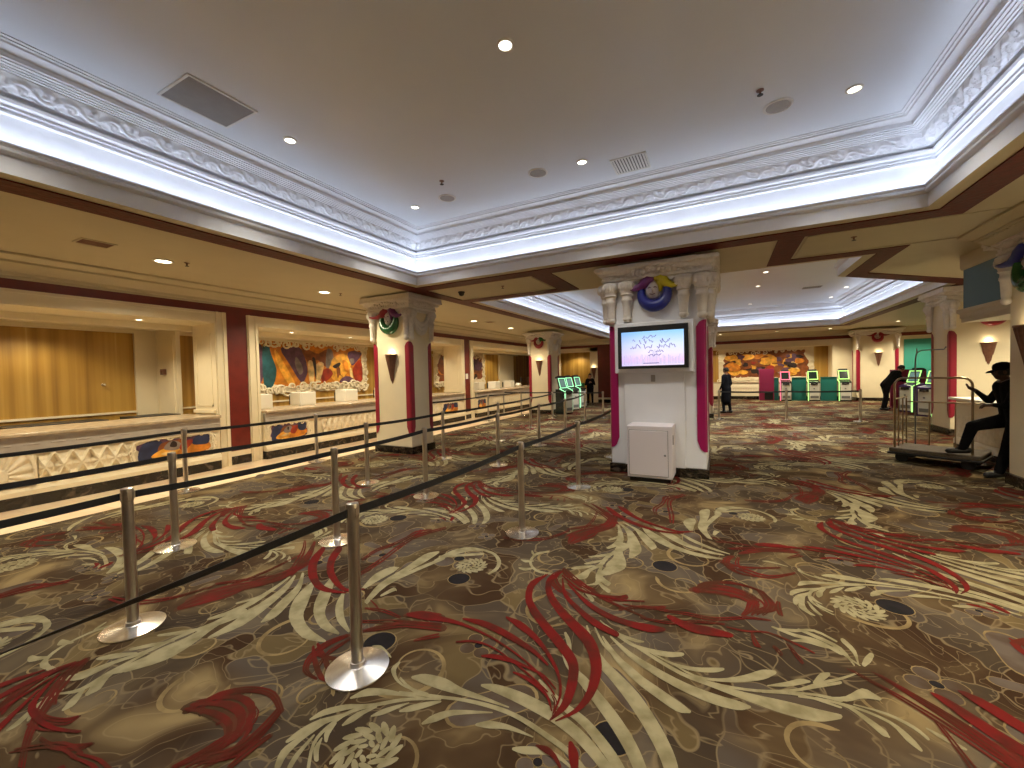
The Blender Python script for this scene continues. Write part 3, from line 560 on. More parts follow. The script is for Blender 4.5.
for i in range(-9, 10):
    for j in range(-9, 12):
        off = A_ * i + B_ * j
        if not (-10 < off.x < 14 and -6 < off.y < 29): continue
        for polys, z, mi in PAT:
            for hi, lo in polys:
                c = hi[0][len(hi[0]) // 2] + off
                if not in_view(c.x, c.y): continue
                l, r = hi if c.y < 9 else lo
                if min((p + off).x for p in (l[0], l[-1], r[len(r) // 2])) < CARPET_X + .02: continue
                kz += 1; zz = z + ((kz * 37) % 211) * 6e-6
                n = len(l); vs = [(p.x + off.x, p.y + off.y, zz) for p in l] + [(p.x + off.x, p.y + off.y, zz) for p in r]
                fl.add(vs, [(k, n + k, n + k + 1, k + 1) for k in range(n - 1)], mi)
        for g, (x, y, R, rot, kind) in enumerate(GROUND):
            x += off.x; y += off.y
            if not in_view(x, y): continue
            zz = .0007 + g * 1e-5; c, s = math.cos(rot), math.sin(rot)
            def put(p, z, mi): fl.add([(x + c * a - s * b, y + s * a + c * b, z) for a, b in p], [tuple(range(len(p)))], mi)
            if kind == 0:      # outlined leaf-shaped cell
                for k, mi, dz in ((1.08, 6, 0), (1, 7, .00002)): put([(R * k * math.cos(t * PI / 12), R * k * .5 * math.sin(t * PI / 12) * (1 + .25 * math.cos(t * PI / 6))) for t in range(24)], zz + dz, mi)
            elif kind == 1:    # curled scroll drawn as a tapering spiral
                n = 34; l = []; r_ = []
                for t in range(n + 1):
                    q = t / n; rad = R * (1 - .80 * q); a = q * 2.1 * PI; wd = .006 + R * .13 * (1 - q) ** 1.5 * (q > 0)
                    l.append((x + c * rad * math.cos(a) - s * rad * math.sin(a), y + s * rad * math.cos(a) + c * rad * math.sin(a), zz)); rad -= wd
                    r_.append((x + c * rad * math.cos(a) - s * rad * math.sin(a), y + s * rad * math.cos(a) + c * rad * math.sin(a), zz))
                fl.add(l + r_, [(t, n + 1 + t, n + 2 + t, t + 1) for t in range(n)], 6)
            else:              # four-lobed flower with outlined petals
                for t in range(4):
                    a = t * PI / 2
                    for k, mi, dz in ((1.12, 6, 0), (1, 7, .00002)): put([(R * .55 * math.cos(a) + R * .36 * k * math.cos(w * PI / 7), R * .55 * math.sin(a) + R * .36 * k * math.sin(w * PI / 7)) for w in range(14)], zz + dz + t * .00004, mi)
                for k, mi, dz in ((1.15, 6, 0), (1, 4, .00002)): put([(R * .2 * k * math.cos(w * PI / 6), R * .2 * k * math.sin(w * PI / 6)) for w in range(12)], zz + dz + .0002, mi)
        for x, y, R, k in ROSETTES:
            x += off.x; y += off.y
            if not in_view(x, y): continue
            if not k: continue
            for ring, (rr, cnt) in enumerate(((1, 15), (.62, 10), (.3, 6))):
                for q in range(cnt):
                    a = 2 * PI * q / cnt + ring * .4; ca, sa = math.cos(a), math.sin(a); ln, wd = R * (.24, .2, .12)[ring], R * (.085, .07, .06)[ring]; kz += 1
                    a2 = a + .9; ux, uy = math.cos(a2), math.sin(a2); cx, cy = x + R * rr * .62 * ca, y + R * rr * .62 * sa
                    fl.add([(cx + ux * ln * math.cos(t) - uy * wd * math.sin(t), cy + uy * ln * math.cos(t) + ux * wd * math.sin(t), .0029 + (kz % 97) * 6e-6) for t in [w * PI / 5 for w in range(10)]], [tuple(range(10))], 2 if k else 3)
for x, y, r in DARK + [(1.06, 3.72, .10), (-3.48, 3.68, .10), (-5.05, 3.68, .10), (-1.23, 5.9, .1), (2.2, 6.4, .1)]:
    for k, mi, z in ((1.07, 6, .0014), (1, 4, .0016)): fl.add([(x + k * r * math.cos(t * PI / 10), y + k * r * math.sin(t * PI / 10), z) for t in range(20)], [tuple(range(20))], mi)
struct('floor', fl, ['carpet', 'marble', 'c_cream', 'c_red', 'c_dark', 'c_feather', 'c_tan', 'c_grey', 'c_rust'])
ef = MB(); ef.box(XW - 2.4, XW - .1, -6, 26.5, .002, .006)
struct('floor_behind_counters', ef, 'floorlam')

# ------------------------------------------------------------------ ceilings
sf = MB(); sf.fill([[(-9.0, -6), (10.2, -6), (10.2, 27.3), (-9.0, 27.3)], COF1, COF2], ZS, flip=True)
sf.fill([[(-9.0, -6), (10.2, -6), (10.2, 27.3), (-9.0, 27.3)], [(x * 1.0 + (-.16 if x < 0 else .16), y + (-.16 if y in (-4.4, 8.7) else .16)) for x, y in COF1],
         [(x + (-.16 if x < 0 else .16), y + (-.16 if y < 12 else .16)) for x, y in COF2]], ZS + .05, flip=True)
struct('ceiling', sf, 'soffit')
def ccw(p): return p
PROF = [(0, ZS), (0, 3.655), (-.02, 3.66), (-.045, 3.68), (-.045, 3.70), (-.03, 3.715), (-.05, 3.735), (-.05, 3.75), (-.015, 3.75), (-.015, 3.69), (.15, 3.69), (.15, 3.99), (.135, 4.05), (.10, 4.06), (.10, 4.085), (.12, 4.09), (.085, 4.10), (.085, 4.12), (.095, 4.125), (.055, 4.14), (.045, 4.165), (.11, 4.17), (.11, 4.205), (.06, 4.212), (.05, 4.22)]
PROF2 = [(-.085, 4.318), (-.085, 4.330), (-.105, 4.332), (-.105, 4.344), (-.125, 4.346), (-.125, 4.357), (-.150, 4.359), (-.150, 4.369), (-.175, 4.372), (-.175, 4.384), (-.195, 4.388), (-.195, 4.41), (-.20, 4.43), (-.235, 4.455), (-.27, 4.462), (-.275, 4.478), (-.30, 4.48), (-.30, 4.49), (-.33, 4.492), (-.33, ZC)]
def frieze_h(u, v):
    """height of the carved scroll frieze; u in metres along, v 0..1 across"""
    w = u / .30; ph = w * 2 * PI; c = .5 + .28 * math.sin(ph)
    h = math.exp(-((v - c) / .11) ** 2) * .9
    k = (w % 1) - .25; k2 = (w % 1) - .75
    for kk, cv in ((k, .34), (k2, .66)):
        rr = math.hypot(kk * .30 / .17, v - cv); h = max(h, (math.exp(-((rr - .2) / .07) ** 2) + math.exp(-(rr / .07) ** 2)) * .9)
    h = max(h, .8 * math.exp(-((v - .5 - .42 * math.cos(ph * 1.0 + .8)) / .13) ** 2) * (.55 + .45 * math.sin(ph * 5)))
    if v < .10: h = max(h, .75 * abs(math.sin(ph * 2.5)))
    return h * (1 if v > .02 and v < .98 else 0)
def coffer(n, poly, lights):
    mb = MB(); mb.sweep(poly, PROF); mb.sweep(poly, PROF2)
    struct('trim_coffer_cornice' + n, mb, 'white', smooth=.5)
    # carved frieze between the two runs of moulding
    fz = MB(); m = len(poly)
    ring = lambda d: MB().sweep(poly, [(d, 0), (d, 1)]).v[::2]
    lo, hi = ring(.05), ring(-.085)
    for i in range(m):
        a0, a1, b0, b1 = [V(p[0], p[1], 0) for p in (lo[i], lo[(i + 1) % m], hi[i], hi[(i + 1) % m])]
        if max(a0.y, a1.y) < -1 and n == '_front': continue
        Ln = (a1 - a0).length; d = (a1 - a0) / Ln; nrm = V(d.y, -d.x, 0) * -.42 + V(0, 0, -.6); nrm.normalize()
        step = .02 if n == '_front' else .06; nu = max(4, int(Ln / step)); nv = 12 if n == '_front' else 7
        def fn(u, v, a0=a0, a1=a1, b0=b0, b1=b1, Ln=Ln, nrm=nrm):
            p = (a0.lerp(a1, u)).lerp(b0.lerp(b1, u), v); p.z = 4.22 + (4.318 - 4.22) * v
            return p + nrm * (.04 * frieze_h(u * Ln, v))
        fz.grid(fn, nu, nv)
    struct('trim_coffer_frieze' + n, fz, 'white', smooth=True)
    cp = MB(); cp.fill([ring(-.33)and [(p[0], p[1]) for p in ring(-.33)]], ZC, flip=True)
    struct('ceiling_coffer' + n, cp, 'ceiling')
    # led tape lying in the trough
    s1 = MB(); s1.sweep(poly, [(-.008, 3.70), (.065, 3.70)])
    tag(build('led_strip', s1, 'cove'), lights, 'light strip')
coffer('_front', COF1, 'white LED strip glowing in the trough of the near ceiling coffer')
coffer('_rear', COF2, 'white LED strip glowing in the trough of the far ceiling coffer')
def band(mb, x0, x1, y0, y1): mb.box(x0, x1, y0, y1, ZS - .014, ZS + .004)
rb = MB()
for a in ((-5.85, -5.52, -4.9, 22.95), (2.27, 2.58, -4.9, 6.87), (-5.52, 2.27, 6.56, 6.88), (-5.52, -2.72, 8.24, 8.55), (-3.10, -2.72, 6.88, 8.24),
          (.72, 1.03, 6.88, 8.55), (1.03, 2.53, 8.24, 8.55), (2.23, 2.53, 8.55, 10.42), (4.75, 5.05, 12.75, 22.95), (-5.52, 4.75, 22.6, 22.95)): band(rb, *a)
rb.prism([(2.23, 10.42), (2.53, 10.25), (5.05, 12.62), (5.05, 12.75), (4.75, 12.85)], ZS - .014, ZS + .004)
struct('trim_red_soffit_band', rb, 'redband')
pm = MB()   # thin moulded panels inside the soffit frames
for x0, x1, y0, y1 in ((-5.5, -3.14, 6.92, 8.2), (1.07, 3.0, 6.92, 8.2)):
    for b in ((x0 + .0, x1, y0, y0 + .04), (x0, x1, y1 - .04, y1), (x1 - .06, x1, y0, y1) if x0 < 0 else (x0, x0 + .06, y0, y1)): pm.box(*b, ZS - .012, ZS + .003)
struct('trim_soffit_panel', pm, 'soffit')

# ------------------------------------------------------------------ walls
BAYS = [(-3.14, 4.43), (5.27, 12.84), (13.68, 21.25)]
PIERS = [(-6, -3.14), (4.43, 5.27), (12.84, 13.68), (21.25, 22.5)]
DB = XW - .77
w = MB(); w.box(XW - .2, XW, -6, 22.5, 2.83, ZS + .03)
for a, b in PIERS: w.box(DB, XW, a, b, 0, 2.83)
for a, b in BAYS: w.box(DB, XW - .2, a, b, 2.83, 3.0); w.box(DB - .16, DB, a - .3, b + .3, 2.72, 3.0)
w.box(DB - .16, DB, -6, 22.5, 2.9, 3.2)
struct('wall_left', w, 'cream')
def crown(mb, poly, z0, z1, out, closed=False):
    h = z1 - z0
    mb.sweep(poly, [(0, z0), (.02, z0), (.02, z0 + h * .14), (.05, z0 + h * .17), (.06, z0 + h * .30), (out * .4, z0 + h * .42), (out * .62, z0 + h * .60), (out * .68, z0 + h * .62), (out * .68, z0 + h * .72), (out * .9, z0 + h * .82), (out, z0 + h * .9), (out, z1)], closed)
cr = MB(); crown(cr, [(XW, -6), (XW, 22.3)], 3.19, ZS, .34)
crown(cr, [(XW, 22.3), (-2.6, 22.3)], 3.19, ZS, .34); crown(cr, [(-2.6, 26), (10.2, 26)], 3.24, ZS, .34)
struct('trim_crown', cr, 'soffit', smooth=.5)
rd = MB(); rd.box(XW, XW + .022, -6, 22.3, 3.05, 3.19); rd.box(XW, -2.6, 22.278, 22.3, 3.05, 3.19); rd.box(-2.6, 10.2, 25.97, 26, 3.08, 3.24)
struct('trim_red_frieze', rd, 'red')
rp = MB(); jb = MB(); bb = MB()
for a, b in PIERS:
    rp.box(XW, XW + .02, a + .215, b - .23 if b < 22 else 22.3, .275, 3.05); jb.box(XW, XW + .03, a + .215, b - .23 if b < 22 else 22.3, .17, .275)
    bb.box(XW, XW + .035, a + .215, b - .23 if b < 22 else 22.3, 0, .17)
rp.box(-6.12, -2.6, 22.28, 22.3, .275, 3.05); jb.box(-6.12, -2.6, 22.27, 22.3, .17, .275); bb.box(-6.12, -2.6, 22.265, 22.3, 0, .17)
struct('trim_red_pilaster', rp, 'red'); struct('baseboard_white', jb, 'cream'); struct('baseboard_left', bb, 'marble_black')
fr = MB()
def frame_y(mb, y0, y1, z0, z1):  # moulded strip on the reception wall
    mb.box(XW, XW + .045, y0, y1, z0, z1)
    if y1 - y0 < z1 - z0:
        mb.box(XW, XW + .07, y0 + .02, y0 + .06, z0, z1); mb.box(XW, XW + .065, y1 - .07, y1 - .02, z0, z1)
    else:
        mb.box(XW, XW + .07, y0, y1, z1 - .05, z1 - .015); mb.box(XW, XW + .06, y0, y1, z0 + .02, z0 + .07)
for a, b in BAYS:
    frame_y(fr, b, b + .215, 0, 3.05); frame_y(fr, a - .23, a, 0, 3.05); frame_y(fr, a, b, 2.83, 3.05)
    # raised panel in each jamb, facing back along the counter
    for z0, z1, x0, x1 in ((1.2, 1.24, DB + .1, XW - .1), (2.6, 2.64, DB + .1, XW - .1), (1.2, 2.64, DB + .1, DB + .13), (1.2, 2.64, XW - .13, XW - .1)): fr.box(x0, x1, b - .012, b, z0, z1)
    fr.box(DB - .02, XW - .02, b - .03, b, 1.07, 1.13)
struct('trim_opening_frame', fr, 'cream')
bk = MB(); bk.box(-11.3, -11, -6, 26.5, 0, 3.0)
struct('wall_behind_counters', bk, 'wood')
oc = MB(); oc.box(-11.3, DB - .1, -6, 26.5, 2.82, 2.95); struct('ceiling_behind_counters', oc, 'cream')
pz = MB()
pz.box(-11, -10.94, 4.0, 4.36, 0, 2.82); pz.box(-11, -10.1, 4.36, 4.44, 0, 2.82); pz.box(-11, -10.9, 19.7, 21.4, 0, 2.82)
pz.box(-11, -10.96, -6, 4.0, 1.08, 1.12); pz.box(-11, -10.96, 4.62, 12.5, 1.08, 1.12)
pz.box(-11, -10.9, -6, 4.0, 2.74, 2.82); pz.box(-11, -10.9, 4.62, 22, 2.76, 2.82)
for x0, x1, z0, z1 in ((-10.9, -10.88, .3, 2.65), (-10.22, -10.2, .3, 2.65), (-10.9, -10.2, 2.63, 2.65)): pz.box(x0, x1, 4.35, 4.36, z0, z1)
struct('wall_office_pier', pz, 'cream')
# far left wall with its own opening
w2 = MB(); w2.box(XW - .2, -8.65, 22.3, 23.3, 0, 2.83); w2.box(XW - .2, -2.6, 22.3, 22.5, 2.83, ZS + .03); w2.box(-6.55, -2.6, 22.3, 23.3, 0, 2.83); w2.box(-2.8, -2.6, 22.3, 26.2, 0, ZS + .03)
w2.box(-8.65, -8.45, 22.26, 22.3, 0, 3.05); w2.box(-6.55, -6.12, 22.26, 22.3, 0, 3.05); w2.box(-8.65, -6.12, 22.26, 22.3, 2.83, 3.05)
struct('wall_far_left', w2, 'cream')
w3 = MB(); w3.box(-9.2, -6.0, 23.6, 23.7, 0, 3); struct('wall_far_alcove', w3, 'wood')
# far wall with the second mural
w4 = MB(); w4.box(-2.6, 10.2, 26, 26.2, 2.80, ZS + .03); w4.box(-2.6, -1.2, 26, 26.9, 0, 2.8); w4.box(5.0, 8.1, 26, 26.9, 0, 2.8); w4.box(8.1, 10.2, 26, 26.9, 0, 2.8)
w4.box(5.0, 5.3, 25.95, 26, 0, 3.06); w4.box(-2.6, 5.0, 25.95, 26, 2.80, 3.06); w4.box(-2.6, 5, 26, 26.9, 2.78, 2.9)
struct('wall_far', w4, 'cream')
w5 = MB(); w5.box(-2.6, 5.0, 26.9, 27, 0, 2.9); struct('wall_far_back', w5, 'wood')
w6 = MB(); w6.box(7.75, 9.1, 25.96, 26.1, 0, 2.9); struct('wall_far_teal', w6, mat('teal_wall', srgb(52, 148, 134), .5))
w7 = MB(); w7.box(10, 10.2, 9, 27.3, 0, ZS + .03); w7.box(3.72, 3.9, -6, 7.0, 0, ZS + .03); w7.box(4.9, 5.1, 4, 9.0, 0, ZS + .03); w7.box(4.9, 10.2, 8.8, 9.0, 0, ZS + .03)
struct('wall_right', w7, 'cream')
w8 = MB(); w8.box(-11.3, 3.9, -6.2, -6, 0, ZS + .03); struct('wall_front', w8, 'cream')
# bulkhead over the right-hand counter
bh = MB(); bh.box(3.64, 4.95, 7.2, 9.62, 2.57, ZS + .02)
bh.sweep([(4.95, 9.62), (3.64, 9.62), (3.64, 8.2)][::-1], [(0, 2.38), (-.03, 2.38), (-.03, 2.44), (-.045, 2.46), (-.045, 2.52), (-.075, 2.55), (-.075, 2.60), (0, 2.60)], False)
bh.box(3.64, 4.95, 7.2, 9.62, 2.38, 2.58)
bh.sweep([(4.95, 9.62), (3.64, 9.62), (3.64, 8.2)][::-1], [(0, 3.25), (-.03, 3.25), (-.045, 3.30), (-.045, 3.5)], False)
struct('wall_right_bulkhead', bh, 'soffit')
pt = MB(); pt.box(3.615, 3.645, 8.15, 9.6, 2.61, 3.25); struct('trim_blue_panel', pt, 'tealblue')
c2 = MB(); crown(c2, [(3.52, 8.2), (3.52, -6)], 3.22, ZS, .5)
c2.add([(3.52, 8.2, 3.22), (3.52, 8.2, ZS), (3.02, 8.2, ZS), (3.02, 8.2, 3.47), (3.2, 8.2, 3.4)], [(0, 1, 2, 3, 4)])
for k in range(60): c2.box(3.2, 3.28, 8.1 - k * .11, 8.1 - k * .11 - .06, 3.375, 3.42)
c2.box(3.5, 3.75, -6, 8.2, 3.0, ZS)
struct('trim_right_crown', c2, 'soffit')

# ------------------------------------------------------------------ columns
def face_T(c, n):
    """local u (right when looking at the face), v up, w outward"""
    n = Vector(n); u = V(0, 0, 1).cross(n)
    return Matrix(((u.x, 0, n.x, c[0]), (u.y, 0, n.y, c[1]), (u.z, 1, n.z, 0), (0, 0, 0, 1)))
def ellipse_arc(a0, a1, rx, rz, cz, n): return [(rx * math.cos(a0 + (a1 - a0) * i / n), cz + rz * math.sin(a0 + (a1 - a0) * i / n)) for i in range(n + 1)]
def emblem(parent, T, zc, R, low, left, right):
    """mask badge: a thick crescent with two horned tails and a pale mask face"""
    q = lambda u, v, w_: T @ V(u, v, w_)
    b = MB(); n = 26; a0, a1 = math.radians(160), math.radians(385)
    pts = ellipse_arc(a0, a1, R * .70, R * .74, zc - R * .12, n)
    b.tube([q(u, v, .05) for u, v in pts], [R * (.17 + .17 * math.sin(PI * i / n)) for i in range(n + 1)], 12)
    e = build('emblem', b, low, parent, smooth=True); e['label'] = 'mask badge with a coloured crescent ring'
    for side, m, nm in ((-1, left, 'left_horn'), (1, right, 'right_horn')):
        h = MB(); k = 16; pp = []
        arc = ellipse_arc(math.radians(20 if side > 0 else 160), math.radians(96 if side > 0 else 84), R * .66, R * .66, zc - R * .02, 10)[::-1]
        pp = arc + [(side * R * .95, zc + R * .30), (side * R * 1.2, zc + R * .27), (side * R * 1.45, zc + R * .36)] if False else None
        path = [(side * R * a, zc + R * c_) for a, c_ in ((-.02, .66), (.30, .62), (.54, .44), (.70, .28), (.98, .17), (1.36, .15), (1.72, .22))]
        rr = [R * x for x in (.10, .25, .29, .25, .16, .10, .03)]
        h.tube([q(u, v, .055 + max(0, abs(u) - R * .6) * .30) for u, v in path], rr, 10)
        if side > 0:
            h.tube([q(u, v, .06) for u, v in ((R * .28, zc + R * .5), (R * .36, zc + R * .2), (R * .32, zc - R * .12))], [R * .2, R * .16, R * .06], 8)
        build(nm, h, m, e, smooth=True)
    f = MB(); f.ball((0, 0, 0), 1, T=T @ Matrix.Translation((-R * .08, zc + R * .02, .03)) @ Matrix.Diagonal((R * .37, R * .52, .07, 1)))
    f.ball((0, 0, 0), 1, T=T @ Matrix.Translation((-R * .08, zc - R * .02, .10)) @ Matrix.Diagonal((R * .06, R * .14, .03, 1)))
    mk = build('mask_face', f, 'mask', e, smooth=True)
    g = MB()
    for s in (-1, 1):
        g.tube([q(-R * .08 + s * R * x, zc + R * z, .098) for x, z in ((.08, .12), (.15, .17), (.24, .11))], R * .03, 6)
    g.tube([q(-R * .08 + R * x, zc + R * z, .095) for x, z in ((-.15, -.2), (0, -.26), (.15, -.2))], R * .03, 6)
    build('mask_features', g, 'maskline', e)
    return e
def bracket(parent, T, u, ztop, zbot, r, w0=.05):
    """hanging carved bracket: leafy bulb, collar, tapered shaft, pointed foot"""
    h = ztop - zbot; k = r
    prof = [(.01, zbot - .015), (k * .45, zbot), (k * .62, zbot + h * .04), (k * .62, zbot + h * .09), (k * .5, zbot + h * .11), (k * .56, zbot + h * .16), (k * .68, zbot + h * .48), (k * .8, zbot + h * .50), (k * .8, zbot + h * .55), (k * .7, zbot + h * .57), (k * .7, zbot + h * .64), (k * .95, zbot + h * .67), (k * .85, zbot + h * .70), (k * 1.05, zbot + h * .78), (k * 1.3, zbot + h * .88), (k * 1.2, zbot + h * .97), (k * .9, ztop)]
    b = MB(); b.lathe(prof, 14, T=T @ Matrix.Translation((u, 0, w0)) @ Matrix(((1, 0, 0, 0), (0, 0, 1, 0), (0, 1, 0, 0), (0, 0, 0, 1))))
    Tq = T @ Matrix.Translation((u, 0, w0))
    for i in range(5):
        a = PI * i / 4; b.ball((0, 0, 0), 1, T=Tq @ Matrix.Translation((k * 1.08 * math.cos(a), zbot + h * .86, k * 1.08 * math.sin(a))) @ Matrix.Diagonal((k * .34, h * .10, k * .34, 1)), nu=8, nv=6)
    return build('bracket', b, 'plaster', parent, smooth=.9)
def column(x0, x1, y0, y1, label, strip, ztop=ZS, faces=(), zcap=3.41, leg=.12, sharp=None, swag=(), emb=None, wide=False):
    cx, cy = (x0 + x1) / 2, (y0 + y1) / 2
    t = thing('column', label, 'column', (cx, cy, 0)); X, Y = (x1 - x0) / 2, (y1 - y0) / 2
    b = MB(); b.box(-X - .03, X + .03, -Y - .03, Y + .03, 0, .15); build('base_plinth', b, 'marble_black', t, bevel=.006)
    b = MB(); b.box(-X, X, -Y, Y, .15, 3.16); b.box(-X + .12, X - .12, -Y + .12, Y - .12, 3.3, ztop + .02); build('shaft', b, 'white' if wide else 'cream', t, bevel=.01)
    b = MB()
    lv = [(3.12, .06), (3.17, .06), (3.19, .10), (3.22, .10), (3.23, .085), (3.27, .09), (3.29, .14), (3.33, .15), (3.35, .20), (3.385, .205), (3.395, .19), (zcap, .19)]
    ring = [(-X, -Y), (X, -Y), (X, Y), (-X, Y)]
    b.sweep(ring, [(-.02, 3.12)] + [(d, z) for z, d in lv] + [(-.15, zcap)])
    for T_ in [face_T((0, -Y, 0), (0, -1, 0)), face_T((X, 0, 0), (1, 0, 0)), face_T((-X, 0, 0), (-1, 0, 0))]:
        for i in range(9):   # leafy crest in the middle of the entablature
            a = (i - 4) * .075; b.ball((0, 0, 0), 1, T=T_ @ Matrix.Translation((a, 3.29 + .03 * math.cos(a * 14), .14)) @ Matrix.Rotation(a * 4, 4, 'Z') @ Matrix.Diagonal((.05, .045, .05, 1)), nu=8, nv=6)
    for T_, hw in ((face_T((0, -Y, 0), (0, -1, 0)), X), (face_T((X, 0, 0), (1, 0, 0)), Y), (face_T((-X, 0, 0), (-1, 0, 0)), Y)):
        n = int(hw * 2 / .075)
        for i in range(n):
            u = -hw + (i + .5) * 2 * hw / n; b.ball((0, 0, 0), 1, T=T_ @ Matrix.Translation((u, 3.25, .10)) @ Matrix.Diagonal((.030, .024, .02, 1)), nu=7, nv=5)
    build('capital', b, 'plaster', t, smooth=.5)
    # corner strips, rounded over the arris
    for sx, sy in ((-1, -1), (1, -1), (1, 1), (-1, 1)):
        if sharp and (sx, sy) not in sharp: continue
        prof = [(leg, 0)] + [(leg * k, 0) for k in (.66, .33, .12)] + [(.012, .004), (.004, .012)] + [(0, leg * k) for k in (.12, .33, .66)] + [(0, leg)]
        b = MB(); n = len(prof); vs = []
        for layer in (0, 1):
            for i, (u, v_) in enumerate(prof):
                s = max(u, v_) / leg; out = .012 if layer else -.006
                px, py = X - u, Y - v_
                if u == 0 or v_ > u: px += out
                else: py += out
                if i in (4, 5): px, py = X - u + out * .7, Y - v_ + out * .7
                zb = .42 + .17 * s ** 3; zt = 2.46 - .10 * s ** 3
                vs += [(sx * px, sy * py, zb), (sx * px, sy * py, zt)]
        fs = []
        for i in range(n - 1):
            a, c = 2 * i, 2 * n + 2 * i
            fs += [(c, c + 2, c + 3, c + 1), (a, a + 1, a + 3, a + 2), (a, a + 2, c + 2, c), (a + 1, c + 1, c + 3, a + 3)]
        fs += [(0, 1, 2 * n + 1, 2 * n), (2 * n - 2, 4 * n - 2, 4 * n - 1, 2 * n - 1)]
        b.add(vs, fs); build('corner_strip', b, strip, t)
    for nm in faces:
        n = {'front': (0, -1, 0), 'right': (1, 0, 0), 'left': (-1, 0, 0)}[nm]
        T_ = face_T(tuple(a * d for a, d in zip((X, Y, 0), n)), n); hw = X if n[1] else Y
        us = (-hw + .04, -hw + .30, hw - .30, hw - .04) if wide else (-hw + .03, hw - .03)
        for i, u in enumerate(us): bracket(t, T_, u, 3.16, 2.50 if (not wide or i in (0, 3)) else 2.52, .115 if wide else .09)
        if nm in swag:
            b = MB()
            for kx in range(3):
                b.tube([T_ @ V(hw * .62 * math.cos(PI + PI * i / 12), 3.08 + (.42 - kx * .1) * math.sin(PI + PI * i / 12), .03) for i in range(13)], [.02 + .035 * math.sin(PI * i / 12) for i in range(13)], 8)
            build('swag', b, 'plaster', t, smooth=True)
        if emb and nm == emb[0]: emblem(t, T_, *emb[1:])
    return t, X, Y
tC, X, Y = column(-1.68, -.22, 6.92, 7.98, 'wide white column carrying the screen and the blue badge', 'magenta', faces=('front', 'right', 'left'), leg=.13, wide=True, emb=('front', 2.98, .285, 'e_blue', 'e_purple', 'e_yellow'))
Tc = face_T((0, -Y, 0), (0, -1, 0))
b = MB(); b.box(-.50, .43, .15, 2.0, 0, .035, T=Tc); build('raised_panel', b, 'white', tC, bevel=.006)
column(-7.07, -6.02, 6.86, 7.60, 'cream column beside the reception aisle with purple and green mask badge', 'crimson', faces=('front', 'right'), swag=('right',), zcap=3.47, emb=('front', 2.98, .29, 'e_green', 'e_red', 'e_purple'))
column(-7.33, -6.36, 15.85, 16.85, 'cream column standing before the three green kiosks', 'crimson', faces=('front', 'right'), swag=('right',), emb=('front', 3.03, .24, 'e_red', 'e_red', 'e_green'))
column(-1.68, -.30, 15.72, 16.8, 'white column half hidden behind the screen column', 'crimson', ztop=ZC, faces=('front', 'right'))
column(5.78, 7.3, 25.1, 25.85, 'far cream column to the right of the green kiosks', 'crimson', faces=('front',), emb=('front', 3.06, .24, 'e_red', 'e_red', 'e_red'))
column(4.75, 6.12, 13.2, 14.15, 'cream column behind the luggage cart with crimson corner', 'crimson', faces=('front', 'left'), leg=.11, zcap=3.47, emb=('front', 2.87, .29, 'e_red', 'e_purple', 'e_red'))
tF, X, Y = column(3.55, 4.7, 7.1, 8.2, 'cream pier at the right edge with a blue and green badge', 'crimson', faces=('left',), sharp=[(-1, 1)] and [(1, 1)], emb=('left', 2.97, .33, 'e_green', 'e_blue', 'e_blue'), zcap=3.30)

# ------------------------------------------------------------------ wall sconces
def sconce(loc, rz, label, parent=None):
    t = thing('wall_sconce', label, 'sconce', loc, rz, 'cone wall sconces on the columns')
    b = MB(); b.lathe([(.004, -.34), (.03, -.27), (.135, .28), (.15, .29), (.15, .315), (.135, .315), (.12, .28)], 20, a0=PI, a1=2 * PI)
    for i in range(9):
        a = PI + PI * (i + .5) / 9; b.tube([V(.03 * math.cos(a), .03 * math.sin(a), -.27), V(.137 * math.cos(a), .137 * math.sin(a), .28)], .007, 5)
    build('cone_shade', b, 'sconce', t, smooth=.6)
    b = MB(); b.lathe([(.001, .285), (.1, .285)], 16, a0=PI, a1=2 * PI); build('lamp', b, 'lens_sconce', t)
    return t
SCONCES = [((-6.53, 6.86, 1.88), 0, 'bronze cone sconce on the column by the reception aisle'), ((-6.85, 15.85, 1.92), 0, 'bronze cone sconce on the column before the green kiosks'),
           ((-6.33, 22.26, 1.62), 0, 'bronze cone sconce on the cream jamb behind the standing guard'), ((6.58, 25.1, 1.98), 0, 'bronze cone sconce on the far column at right'), ((5.38, 13.25, 1.84), 0, 'bronze cone sconce behind the leaning man'),
           ((3.55, 7.78, 1.86), -PI / 2, 'bronze cone sconce on the pier at the right edge')]
LAMPS = []
for l, r, lab in SCONCES:
    sconce(l, r, lab); d = Matrix.Rotation(r, 3, 'Z') @ V(0, -.09, .36); LAMPS.append(('sconce', Vector(l) + d))

